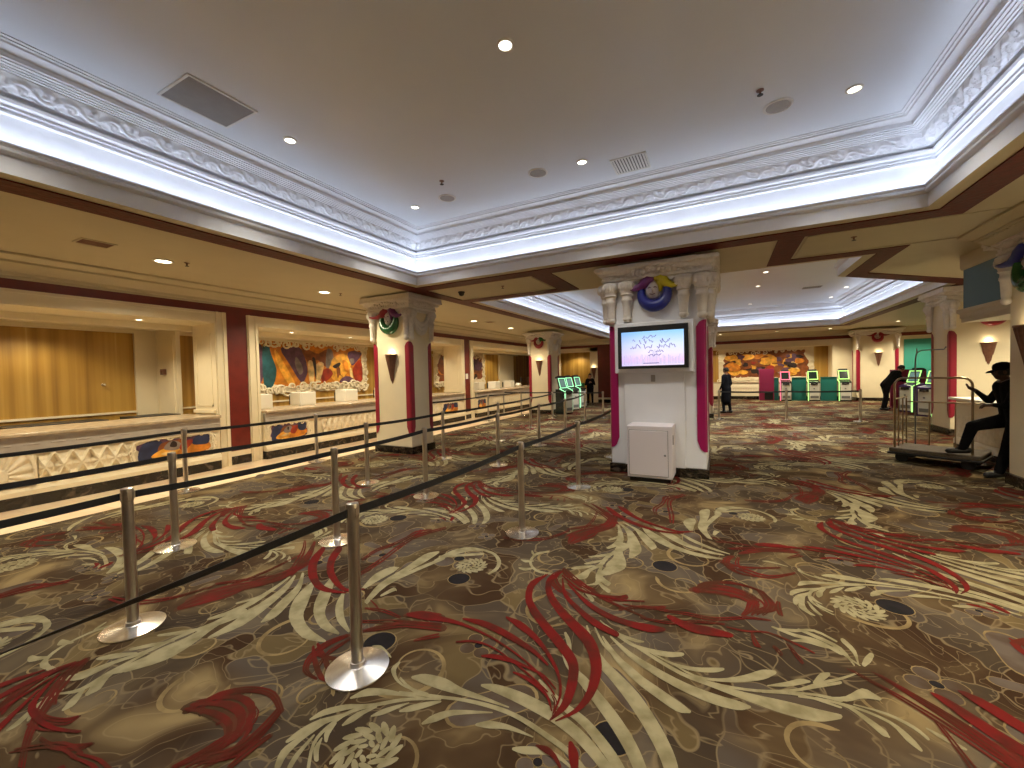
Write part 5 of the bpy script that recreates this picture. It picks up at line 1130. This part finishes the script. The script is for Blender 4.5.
b = MB(); b.box(-6.62, -6.3, 19.9, 20.4, 0, 1.12); b.box(-6.64, -6.28, 19.88, 20.42, 1.12, 1.15); tag(build('green_cabinet', b, 'green', bevel=.006), 'low green cabinet at the end of the green lit kiosks', 'cabinet')
b = MB(); b.box(-8.05, -6.85, 21.3, 21.38, 0, 1.5); b.box(-8.05, -6.85, 21.2, 21.46, 0, .06); tag(build('divider_panel', b, 'kmagenta'), 'magenta panel standing behind the green kiosks', 'panel')
kiosk((6.05, 19.45, 0), -PI / 2 * .66, 'purple kiosk the bending person is using', 'led_lime', 'purple', 'kscreen', 'purple kiosks at right', -1)
kiosk((6.05, 17.9, 0), -PI / 2 * .66, 'purple kiosk nearest the crimson column at right', 'led_lime', 'purple', 'kscreen', 'purple kiosks at right', -1)
b = MB(); b.box(5.95, 7.0, 21.3, 21.38, 0, 1.5); b.box(5.95, 7.0, 21.2, 21.46, 0, .06); tag(build('divider_panel', b, 'kmagenta'), 'magenta panel standing behind the purple kiosks', 'panel')

# ------------------------------------------------------------------ luggage cart
t = thing('luggage_cart', 'brass luggage cart with empty grey deck', 'luggage cart', (0, 0, 0))
pA, pB = V(2.69, 9.43, 0), V(3.5, 8.95, 0); ax = (pB - pA).normalized(); ay = V(-ax.y, ax.x, 0); LW = .92; DP = .62
c0 = lambda a, d, z: pA + ax * a + ay * d + V(0, 0, z)
def quadbox(mb, a0, a1, d0, d1, z0, z1, mi=0):
    p = [c0(a, d, z) for z in (z0, z1) for d in (d0, d1) for a in (a0, a1)]
    mb.add(p, [(0, 2, 3, 1), (4, 5, 7, 6), (0, 1, 5, 4), (2, 6, 7, 3), (0, 4, 6, 2), (1, 3, 7, 5)], mi)
M['deck'] = mat('cart_carpet', srgb(84, 74, 62), .8, noise=.2, nscale=30)
b = MB(); quadbox(b, -.06, LW + .1, -.07, DP + .07, .17, .25); build('deck', b, 'deck', t, bevel=.02)
b = MB(); quadbox(b, -.08, LW + .12, -.09, DP + .09, .14, .175); build('bumper', b, 'black', t, bevel=.01)
def rounded_hoop(d, h, a0=0, a1=LW, r=.12):
    pts = [c0(a0, d, .24), c0(a0, d, h - r)]
    for k in range(1, 6): an = PI / 2 * k / 5; pts.append(c0(a0 + r - r * math.cos(an), d, h - r + r * math.sin(an)))
    for k in range(6): an = PI / 2 * k / 5; pts.append(c0(a1 - r + r * math.sin(an), d, h - r + r * math.cos(an)))
    pts.append(c0(a1, d, .24)); return pts
for d in (0,):
    b = MB(); b.tube(rounded_hoop(d, 1.465), .017, 10); build('hoop', b, 'chrome', t, smooth=.6)
b = MB()
b.tube([c0(0, DP, .25), c0(0, DP, 1.12)], .012, 8); b.tube([c0(0, 0, 1.10), c0(0, DP, 1.10)], .011, 8); b.tube([c0(0, 0, .33), c0(0, DP, .33)], .010, 8)
for d in (.2, .42): b.tube([c0(0, d, .25), c0(0, d, 1.10)], .010, 8)
build('end_rail', b, 'chrome', t, smooth=.6)
b = MB(); b.tube([c0(0, DP, 1.02), c0(LW + .25, DP, 1.02)], .013, 8)
for a in (.12, .3, .62): b.tube([c0(a, DP, .25), c0(a, DP, 1.02)], .010, 8)
build('side_rail', b, 'chrome', t, smooth=.6)
b = MB(); b.tube([c0(.12, DP, .25), c0(.12, DP, 1.80), c0(.14, DP, 1.90), c0(.2, DP, 1.945), c0(.48, DP, 1.945), c0(.51, DP, 1.99)], .011, 8); b.tube([c0(.14, DP, 1.9), c0(.14, DP, 1.98)], .01, 6)
build('garment_rail', b, 'kgrey', t, smooth=.6)
for a, d in ((.08, .04), (LW - .05, .04), (.08, DP - .04), (LW - .05, DP - .04)):
    T = Matrix.Translation(c0(a, d, .085)) @ Matrix.Rotation(math.atan2(ax.y, ax.x), 4, 'Z') @ Matrix.Rotation(PI / 2, 4, 'X')
    b = MB(); b.lathe([(.02, -.022), (.08, -.02), (.085, -.012), (.085, .012), (.08, .02), (.02, .022)], 20, T=T); wh = build('wheel', b, 'black', t, smooth=.6)
    b = MB(); b.tube([c0(a, d, .085), c0(a, d, .15)], .014, 8); build('caster_stem', b, 'kgrey', wh)

# ------------------------------------------------------------------ people
def capsule(mb, p, r, q, s, n=12):
    p, q = Vector(p), Vector(q); d = q - p
    if d.length < 1e-5: mb.ball(p, r); return
    d.normalize(); u = d.orthogonal().normalized(); w_ = d.cross(u); T = Matrix((( u.x, w_.x, d.x, p.x), (u.y, w_.y, d.y, p.y), (u.z, w_.z, d.z, p.z), (0, 0, 0, 1)))
    L = (q - p).length
    prof = [(max(1e-4, r * math.sin(a)), -r * math.cos(a)) for a in [PI / 2 * k / 4 for k in range(5)]] + [(max(1e-4, s * math.cos(a)), L + s * math.sin(a)) for a in [PI / 2 * k / 4 for k in range(5)]]
    mb.lathe(prof, n, T=T)
def body_mesh(name, mb, vox, smooth_it, matfn, mats, parent):
    o = build(name, mb, mats, parent, smooth=True)
    r = o.modifiers.new('fuse', 'REMESH'); r.mode = 'VOXEL'; r.voxel_size = vox; r.use_smooth_shade = True
    s = o.modifiers.new('soften', 'SMOOTH'); s.iterations = smooth_it; s.factor = .5
    dg = bpy.context.evaluated_depsgraph_get(); me = bpy.data.meshes.new_from_object(o.evaluated_get(dg))
    o.modifiers.clear(); old = o.data; o.data = me; bpy.data.meshes.remove(old)
    me.materials.clear()
    for m in mats: me.materials.append(M[m])
    for p in me.polygons: p.material_index = matfn(p.center); p.use_smooth = True
    me.name = name; return o
def head(mb, c, f, r=1):
    """skull, jaw, nose, ears, brow; f = horizontal facing direction"""
    f = Vector(f).normalized(); s = V(-f.y, f.x, 0).normalized(); u = s.cross(f) * -1
    u = f.cross(s)
    if u.z < 0: u = -u
    T = Matrix(((f.x, s.x, u.x, c[0]), (f.y, s.y, u.y, c[1]), (f.z, s.z, u.z, c[2]), (0, 0, 0, 1)))
    mb.ball((-.01, 0, .02), (.098 * r, .076 * r, .100 * r), T=T); mb.ball((.025, 0, -.045), (.068 * r, .058 * r, .072 * r), T=T); mb.ball((.06, 0, -.085), (.026, .03, .024), T=T)
    mb.ball((.098, 0, -.015), (.022, .014, .024), T=T); mb.ball((.083, 0, .012), (.012, .05, .012), T=T)
    for e in (-1, 1): mb.ball((0, e * .078, -.01), (.022, .012, .034), T=T); mb.ball((.078, e * .03, -.035), (.02, .02, .02), T=T)
    mb.ball((.085, 0, -.055), (.012, .026, .007), T=T); mb.ball((.083, 0, -.068), (.012, .022, .007), T=T)
    return T
def eyes(parent, T, nm='eyes'):
    b = MB()
    for e in (-1, 1): b.ball((.082, e * .032, -.003), (.009, .013, .008), T=T, nu=10, nv=6)
    build(nm, b, 'hair', parent, smooth=True)
def hand(mb, wrist, d, curl, side, L=.18):
    """palm + four fingers + thumb; d along the hand, curl = direction the fingers bend to, side = thumb side"""
    w_ = Vector(wrist); d = Vector(d).normalized(); curl = Vector(curl).normalized(); s = Vector(side).normalized()
    capsule(mb, w_, .024, w_ + d * L * .42, .026); capsule(mb, w_ + d * .02 + s * .016, .022, w_ + d * L * .42 + s * .022, .018); capsule(mb, w_ + d * .02 - s * .016, .022, w_ + d * L * .42 - s * .024, .018)
    for k, ln in ((-.030, .33), (-.010, .42), (.010, .46), (.030, .41)):
        base = w_ + d * L * .44 + s * k; m1 = base + (d * .7 + curl * .5).normalized() * L * ln * .5; m2 = m1 + (d * .25 + curl).normalized() * L * ln * .45
        capsule(mb, base, .0098, m1, .0092, 8); capsule(mb, m1, .0092, m2, .008, 8)
    b0 = w_ + d * L * .12 + s * .028; b1 = b0 + (s + d * .7).normalized() * .045; b2 = b1 + (d + curl * .7).normalized() * .035
    capsule(mb, b0, .013, b1, .011, 8); capsule(mb, b1, .011, b2, .009, 8)
def figure(label, loc, rz, J, f, skinmat, cloth, vox, coat=False, cap=False, hands=None, bk=1.0):
    """J: joint positions in the person's own frame"""
    t = thing('person', label, 'person', loc, rz); b = MB(); g = {k: Vector(v) for k, v in J.items()}
    T = head(b, g['head'], f)
    capsule(b, g['neck'], .058, g['head'] + V(0, 0, -.05), .05)
    up = g['neck'] - g['pelvis']; sh = (g['shl'] - g['shr'])
    capsule(b, g['shl'], .062, g['neck'] - V(0, 0, .03), .065); capsule(b, g['shr'], .062, g['neck'] - V(0, 0, .03), .065)
    for e, s in ((1, 'l'), (-1, 'r')):
        capsule(b, g['pelvis'] + sh.normalized() * e * .075, .115 * bk, g['pelvis'] + up * .5 + sh.normalized() * e * .06, .112 * bk)
        capsule(b, g['pelvis'] + up * .5 + sh.normalized() * e * .06, .112 * bk, g['pelvis'] + up * .86 + sh.normalized() * e * .09, .115 * bk)
        capsule(b, g['sh' + s], .058 * bk, g['el' + s], .044 * bk); capsule(b, g['el' + s], .043 * bk, g['ha' + s], .029)
        capsule(b, g['hip' + s], .098 * bk, g['kn' + s], .068 * bk); capsule(b, g['kn' + s], .066 * bk, g['an' + s], .048 * bk)
        ft = g.get('to' + s); capsule(b, g['an' + s] - V(0, 0, .03), .045, ft, .038)
        hd, cu, sd = (hands or {}).get(s, ((g['ha' + s] - g['el' + s]), f, V(0, 0, 1).cross(g['ha' + s] - g['el' + s]) + V(.001, 0, 0)))
        hand(b, g['ha' + s], hd, cu, sd)
    if coat:
        capsule(b, g['pelvis'], .17, (g['knl'] + g['knr']) / 2 - V(0, 0, .02), .18)
    hz = g['neck'].z + .02
    def mf(c):
        if (c - g['head']).length < .17 and (c - g['neck']).dot(g['head'] - g['neck']) > .002: return 0
        for s in 'lr':
            a = Vector((hands or {}).get(s, (g['ha' + s] - g['el' + s],))[0]).normalized(); q = c - g['ha' + s]; al = q.dot(a)
            if -.005 < al < .2 and (q - a * al).length < .075 + .2 * max(0, al - .1) and (c - g['pelvis']).length > .2: return 0
        return 1
    o = body_mesh('body', b, vox, 3, mf, [skinmat, cloth], t)
    eyes(t, T)
    h = MB()
    if cap:
        prof = [(.098, .010), (.104, .03), (.103, .065), (.088, .100), (.05, .122), (.002, .130)]
        h.lathe(prof, 20, T=T @ Matrix.Translation((-.008, 0, .02)) @ Matrix.Diagonal((1.02, .82, 1, 1)))
        h.grid(lambda u, v: T @ V(.07 + .105 * v * (1 - .4 * (2 * u - 1) ** 2), (u - .5) * .13, .040 - .03 * v * v), 10, 6)
        h.grid(lambda u, v: T @ V(.07 + .105 * v * (1 - .4 * (2 * u - 1) ** 2), (u - .5) * .13, .030 - .03 * v * v), 10, 6)
        build('cap', h, 'cloth', t, smooth=True)
        h = MB()
    h.lathe([(.100, -.055), (.105, 0), (.102, .05), (.085, .09), (.045, .118), (.001, .126)], 20, T=T @ Matrix.Translation((-.022, 0, .005)) @ Matrix.Diagonal((.98, .80, .98, 1)))
    build('hair', h, 'hair', t, smooth=True)
    for s in 'lr':
        sh_ = MB()
        a, q = g['an' + s], g['to' + s]; d = (q - a); d.z = 0
        capsule(sh_, a - V(0, 0, .035) - d * .3, .048, q, .043)
        build('shoe', sh_, 'black', t, smooth=True)
    return t
# the man in the cap, leaning on the far side of the pier with one foot on the cart; faces -x
figure('person in black cap leaning on the right pier, one foot on the cart', (.13, -.02, 0), 0, dict(
    head=(3.575, 8.75, 1.555), neck=(3.63, 8.75, 1.40), pelvis=(3.72, 8.74, .84), shl=(3.65, 8.57, 1.315), shr=(3.65, 8.93, 1.315), ell=(3.52, 8.50, 1.06), hal=(3.42, 8.62, 1.07), elr=(3.55, 9.03, 1.10), har=(3.36, 8.93, 1.27),
    hipl=(3.70, 8.65, .84), hipr=(3.70, 8.83, .84), knl=(3.58, 8.60, .47), anl=(3.46, 8.54, .10), tol=(3.32, 8.50, .045), knr=(3.31, 8.87, .72), anr=(3.24, 8.97, .36), tor=(3.09, 9.00, .30)),
    (-1, .05, -.12), 'skin', 'cloth', .011, cap=True, bk=1.16, hands={'r': ((-.7, 0, .45), (0, .3, .8), (0, -1, 0)), 'l': ((-.8, .4, -.1), (0, .2, -1), (0, 1, .2))})
def stand(h, lean=0, armfold=False, stride=0):
    k = h / 1.75
    J = dict(head=(0, -.02 - lean, 1.62), neck=(0, -lean * .8, 1.45), pelvis=(0, 0, .93), shl=(.18, -lean * .7, 1.39), shr=(-.18, -lean * .7, 1.39), hipl=(.09, 0, .90), hipr=(-.09, 0, .90),
             knl=(.11, -.02 - stride, .50), knr=(-.11, -.02 + stride, .50), anl=(.12, .02 - stride, .10), anr=(-.12, .02 + stride * 1.3, .10), tol=(.14, -.12 - stride, .045), tor=(-.14, -.12 + stride * 1.3, .045))
    if armfold: J.update(ell=(.25, -.08, 1.14), hal=(.05, -.22, 1.27), elr=(-.25, -.08, 1.14), har=(-.05, -.22, 1.24))
    else: J.update(ell=(.25, .02 - lean * .4, 1.12), hal=(.22, -.10 - lean * .5, .92), elr=(-.25, .02 - lean * .4, 1.12), har=(-.22, -.10 - lean * .5, .92))
    return {q: tuple(c * k for c in v) for q, v in J.items()}
figure('person in black standing with hands at the chest by the red wall', (-6.08, 20.6, 0), .35, stand(1.62, armfold=True), (0, -1, -.2), 'skin2', 'cloth', .016)
figure('person in a long dark coat beside the wide column', (.14, 17.55, 0), -2.2, stand(1.76, stride=.04), (0, -1, -.1), 'skin2', 'cloth2', .016, coat=True)
Jb = stand(1.74); Jb.update(head=(0, -.42, 1.55), neck=(0, -.31, 1.43), shl=(.18, -.24, 1.36), shr=(-.18, -.24, 1.36), pelvis=(0, .06, .95), ell=(.23, -.36, 1.10), hal=(.14, -.58, 1.10), elr=(-.23, -.36, 1.10), har=(-.14, -.58, 1.10), hipl=(.09, .05, .90), hipr=(-.09, .05, .90), anr=(-.12, .20, .10), tor=(-.14, .06, .045), knr=(-.11, .10, .5))
figure('person in black bending over the purple kiosk', (5.5, 20.0, 0), PI / 2 + .15, Jb, (0, -.8, -.6), 'skin2', 'cloth', .016, bk=1.12)
figure('person mostly hidden behind the crimson cornered column at right', (6.45, 18.2, 0), -PI / 2, stand(1.62, armfold=True), (0, -1, -.2), 'skin2', 'cloth2', .018)

# ------------------------------------------------------------------ ceiling fittings
def downlight(x, y, z, label, lens, grp, r=.085):
    t = thing('downlight', label, 'downlight', (x, y, z), 0, grp)
    b = MB(); b.lathe([(r * 1.25, .002), (r * 1.25, -.008), (r * .95, -.012), (r * .9, -.002)], 24); build('trim_ring', b, 'trimwhite', t, smooth=.6)
    b = MB(); b.lathe([(.0005, -.006), (r * .55, -.0075), (r * .92, -.004)], 20); build('lens', b, lens, t, smooth=True)
    return t
names = ['nearest the camera', 'second from the camera', 'third from the camera', 'fourth from the camera', 'fifth from the camera', 'sixth from the camera', 'farthest along the aisle']
for i, y in enumerate((.3, 3.07, 5.83, 8.7, 11.6, 14.27, 17.1)):
    downlight(-7.36, y, ZS, 'round warm downlight in the aisle soffit, ' + names[i], 'lens_warm', 'downlights over the reception aisle', .105); LAMPS.append(('aisle', V(-7.36, y, ZS - .03)))
for x, y, lab in ((-1.61, 3.15, 'downlight glowing in the middle of the near coffer ceiling'), (-4.47, 3.15, 'downlight in the near coffer ceiling beside the large return grille'), (-1.63, 5.35, 'downlight in the near coffer ceiling beside the slatted vent'),
                  (-4.49, 5.36, 'downlight in the back left corner of the near coffer ceiling'), (1.22, 5.35, 'downlight in the back right corner of the near coffer ceiling'), (-1.61, .95, 'added unseen downlight in the near coffer ceiling above the camera'), (-4.47, .95, 'added unseen downlight in the near coffer ceiling, left and out of frame'), (1.22, .95, 'added unseen downlight in the near coffer ceiling, right and out of frame'),  # out-of-frame downlights are added to brighten the near carpet
                  (1.22, 3.15, 'added unseen downlight in the near coffer ceiling beyond the right frame edge'), (-1.61, -1.6, 'added unseen downlight in the near coffer ceiling behind the camera')):  # this row is unseen too, added for more light on the carpet
    downlight(x, y, ZC, lab, 'lens_cool', 'downlights in the near coffer', .06); LAMPS.append(('coffer', V(x, y, ZC - .03)))
for x, y, lab in ((1.17, 14.1, 'downlight in the far coffer, nearest of its left line'), (1.12, 16.35, 'downlight in the far coffer, second of its left line'), (1.12, 20.7, 'downlight in the far coffer, last of its left line'), (3.95, 18.4, 'downlight in the far coffer, nearer of its right pair'), (3.95, 20.7, 'downlight in the far coffer, farther of its right pair'),
                  (1.15, 11.6, 'added unseen downlight in the far coffer above the beam, right one'), (-1.6, 11.6, 'added unseen downlight in the far coffer above the beam, middle one'), (-4.4, 11.6, 'added unseen downlight in the far coffer above the beam, left one'), (-4.4, 17.5, 'added unseen downlight in the far coffer behind the screen column, left one'), (-1.6, 19.0, 'added unseen downlight in the far coffer behind the screen column, right one')):  # unseen row, added to throw more light on the far floor
    downlight(x, y, ZC, lab, 'lens_cool', 'downlights in the far coffer', .07); LAMPS.append(('coffer', V(x, y, ZC - .03)))
for x, y, lab in ((-4.95, 23.6 - 4.0 + 1.9, 'downlight in the soffit over the standing guard'), (-.07, 24.0, 'downlight before the far mural, left one'), (2.45, 24.3, 'downlight before the far mural, middle one'), (4.6, 24.3, 'downlight before the far mural, right one'), (6.5, 22.4, 'downlight in the soffit before the far column'), (6.2, 16.5, 'downlight in the soffit behind the right column'), (6.6, 11.4, 'added unseen downlight in the soffit behind the blue panel'), (8.2, 24.3, 'downlight added in the soffit to brighten the teal wall'), (4.4, 10.75, 'unseen downlight added behind the blue panel to brighten the side counter'), (2.95, 4.6, 'added unseen downlight in the right soffit beyond the frame edge'), (2.95, 1.8, 'added unseen downlight in the right soffit beside the camera')):  # teal wall, blue panel, side counter and right soffit lamps are added fill
    downlight(x, 22.2 if x < -4 else y, ZS, lab, 'lens_warm', 'downlights around the far coffer', .09); LAMPS.append(('far', V(x, 22.2 if x < -4 else y, ZS - .03)))
for i, (y, lab) in enumerate(((3.45, 'small lintel lamp above the near counter'), (1.0, 'small lintel lamp above the near counter, out of frame'), (6.35, 'small lintel lamp above the middle counter, left one'), (8.1, 'small lintel lamp above the middle counter, right one'), (10.2, 'small lintel lamp above the middle counter behind the column'), (14.9, 'small lintel lamp above the far counter, left one'), (17.5, 'small lintel lamp above the far counter, middle one'), (20, 'small lintel lamp above the far counter, right one'))):
    downlight(XW - .42, y, 2.83, lab, 'lens_warm', 'small lamps under the opening lintels', .06); LAMPS.append(('lintel', V(XW - .42, y, 2.80)))
def speaker(x, y, label):
    t = thing('ceiling_speaker', label, 'speaker', (x, y, ZC), 0, 'ceiling speakers')
    b = MB(); b.lathe([(.14, .002), (.14, -.006), (.12, -.011), (.11, -.004)], 28); build('rim', b, 'trimwhite', t, smooth=.6)
    b = MB(); b.lathe([(.0005, -.006), (.112, -.005)], 24); build('mesh', b, 'grille', t)
speaker(.56, 5.29, 'round speaker at the right of the near coffer ceiling'); speaker(-2.26, 5.33, 'round speaker in the middle of the near coffer ceiling'); speaker(-3.83, 5.35, 'round speaker at the left of the near coffer ceiling')
def sprinkler(x, y, z, label):
    t = thing('sprinkler', label, 'sprinkler', (x, y, z), 0, 'fire sprinklers')
    b = MB(); b.lathe([(.035, .001), (.035, -.005), (.012, -.008), (.010, -.03), (.004, -.045)], 14); build('stem', b, 'sconce', t, smooth=.6)
    b = MB(); b.lathe([(.002, -.045), (.028, -.047), (.028, -.050), (.002, -.052)], 14); build('deflector', b, 'black', t)
for a in ((.37, 4.9, ZC, 'fire sprinkler at the right of the near coffer'), (-3.56, 4.85, ZC, 'fire sprinkler at the left of the near coffer'), (-3.97, 7.39, ZS, 'fire sprinkler in the soffit panel left of the screen column'), (1.66, 7.33, ZS, 'fire sprinkler in the soffit panel right of the screen column'), (-7.2, 3.3, ZS, 'fire sprinkler beside an aisle downlight'), (-7.2, 6.1, ZS, 'fire sprinkler in the aisle soffit near the aisle column')): sprinkler(*a)
b = MB(); b.lathe([(.075, .002), (.075, -.02), (.062, -.03), (.058, -.05), (.04, -.08), (.001, -.095)], 22); tag(build('dome_camera', b, 'black', smooth=.6, loc=(-5.0, 7.41, ZS)), 'black dome camera on the soffit beside the aisle column', 'camera')
def vent(x0, x1, y0, y1, z, label, n, frame, dirx=True, sl='grille'):
    t = thing('ceiling_vent', label, 'vent', ((x0 + x1) / 2, (y0 + y1) / 2, z), 0, 'ceiling vents'); a, c = (x1 - x0) / 2, (y1 - y0) / 2; fw = .022
    b = MB()
    for q in ((-a - fw, a + fw, -c - fw, -c), (-a - fw, a + fw, c, c + fw), (-a - fw, -a, -c, c), (a, a + fw, -c, c)): b.box(*q, -.012, .004)
    build('frame', b, frame, t)
    b = MB(); b.box(-a, a, -c, c, -.001, .001); build('backing', b, 'black' if n < 30 else 'kgrey', t)
    b = MB()
    for k in range(n):
        if dirx: x = -a + 2 * a * (k + .5) / n; b.box(x - a / n * .62, x + a / n * .62, -c, c, -.008, -.003)
        else: y = -c + 2 * c * (k + .5) / n; b.box(-a, a, y - c / n * .62, y + c / n * .62, -.008, -.003)
    build('slats', b, sl, t)
vent(-4.82, -4.30, 2.05, 2.64, ZC, 'large grey return grille in the near coffer ceiling', 40, 'trimwhite')
vent(-1.28, -.86, 5.52, 5.92, ZC, 'slatted supply vent in the near coffer ceiling', 11, 'trimwhite', sl='trimwhite')
vent(-7.22, -6.98, 2.1, 2.4, ZS, 'small brown vent in the aisle soffit', 8, 'soffit', sl='sconce')
vent(-7.2, -6.95, 12.0, 12.3, ZS, 'small vent in the aisle soffit past the aisle column', 8, 'soffit', sl='sconce')
vent(2.6, 3.1, 17.6, 17.9, ZC, 'dark vent in the far coffer ceiling', 8, 'grille')
b = MB(); b.box(XW + .02, XW + .045, 13.15, 13.28, 1.55, 1.75); b.box(XW + .045, XW + .055, 13.18, 13.25, 1.6, 1.7); tag(build('wall_notice', b, 'office'), 'small white plate on the second red pilaster', 'plate')

# ------------------------------------------------------------------ lights
WARM = (1, .86, .60)
def spot(p, e, size, col=WARM, rad=.06, blend=.6):
    l = bpy.data.lights.new('lamp_light', 'SPOT'); l.energy = e; l.spot_size = size; l.spot_blend = blend; l.color = col; l.shadow_soft_size = rad
    o = bpy.data.objects.new('lamp_light', l); COL.objects.link(o); o.location = p; return o
def point(p, e, col=WARM, rad=.05):
    l = bpy.data.lights.new('lamp_light', 'POINT'); l.energy = e; l.color = col; l.shadow_soft_size = rad
    o = bpy.data.objects.new('lamp_light', l); COL.objects.link(o); o.location = p; return o
for k, p in LAMPS:
    if k == 'aisle': spot(p, 235, 2.5)
    elif k == 'coffer': spot(p, ((240 if p.x < -3 else 160 if p.x < 0 else 75) if p.y < 4.5 else 250) if p.y < 8 else (620 if p.x > 3 else 1050), 1.9 if p.y < 8 else (.95 if p.x > 3 else 1.45), (1, .945, .84), blend=1)
    elif k == 'far': spot(p, 420, 2.4)
    elif k == 'lintel': spot(p, 66, 2.4, rad=.04)
    elif k == 'sconce': point(p, 1.8, (1, .80, .50), .04)
for y in (-.5, 2.5, 6.5, 9.5, 12, 15.5, 18.5): spot(V(-10.2, y, 2.79), 70, 2.6)
for x in (-.2, 1.6, 3.4): spot(V(x, 26.15, 2.75), 34, 2.7)
spot(V(-7.6, 23.0, 2.8), 60, 2.6); 0
wd = bpy.data.worlds.new('world'); scene.world = wd; wd.use_nodes = True; wd.node_tree.nodes['Background'].inputs[0].default_value = (.9, .85, .8, 1); wd.node_tree.nodes['Background'].inputs[1].default_value = .02

# ------------------------------------------------------------------ camera and view
cam = bpy.data.cameras.new('camera'); co = bpy.data.objects.new('camera', cam); COL.objects.link(co); scene.camera = co
cam.sensor_width = 36; cam.sensor_fit = 'HORIZONTAL'; cam.lens = 36 * 407.73 / 1024; cam.clip_start = .05; cam.clip_end = 200
R = ((.88882, .01011, .45815), (.45763, .03312, -.88853), (-.02416, .99940, .02481))
co.matrix_world = Matrix(((*R[0], 0), (*R[1], 0), (*R[2], 1.7), (0, 0, 0, 1)))
vs = scene.view_settings; vs.view_transform = 'Standard'; vs.look = 'None'; vs.gamma = 1; vs.exposure = .15; vs.use_curve_mapping = False
scene.render.engine = 'CYCLES'
scene.cycles.max_bounces = 8; scene.cycles.diffuse_bounces = 5; scene.cycles.glossy_bounces = 3; scene.cycles.sample_clamp_indirect = 6
scene.cycles.use_denoising = True; scene.cycles.caustics_reflective = False; scene.cycles.caustics_refractive = False
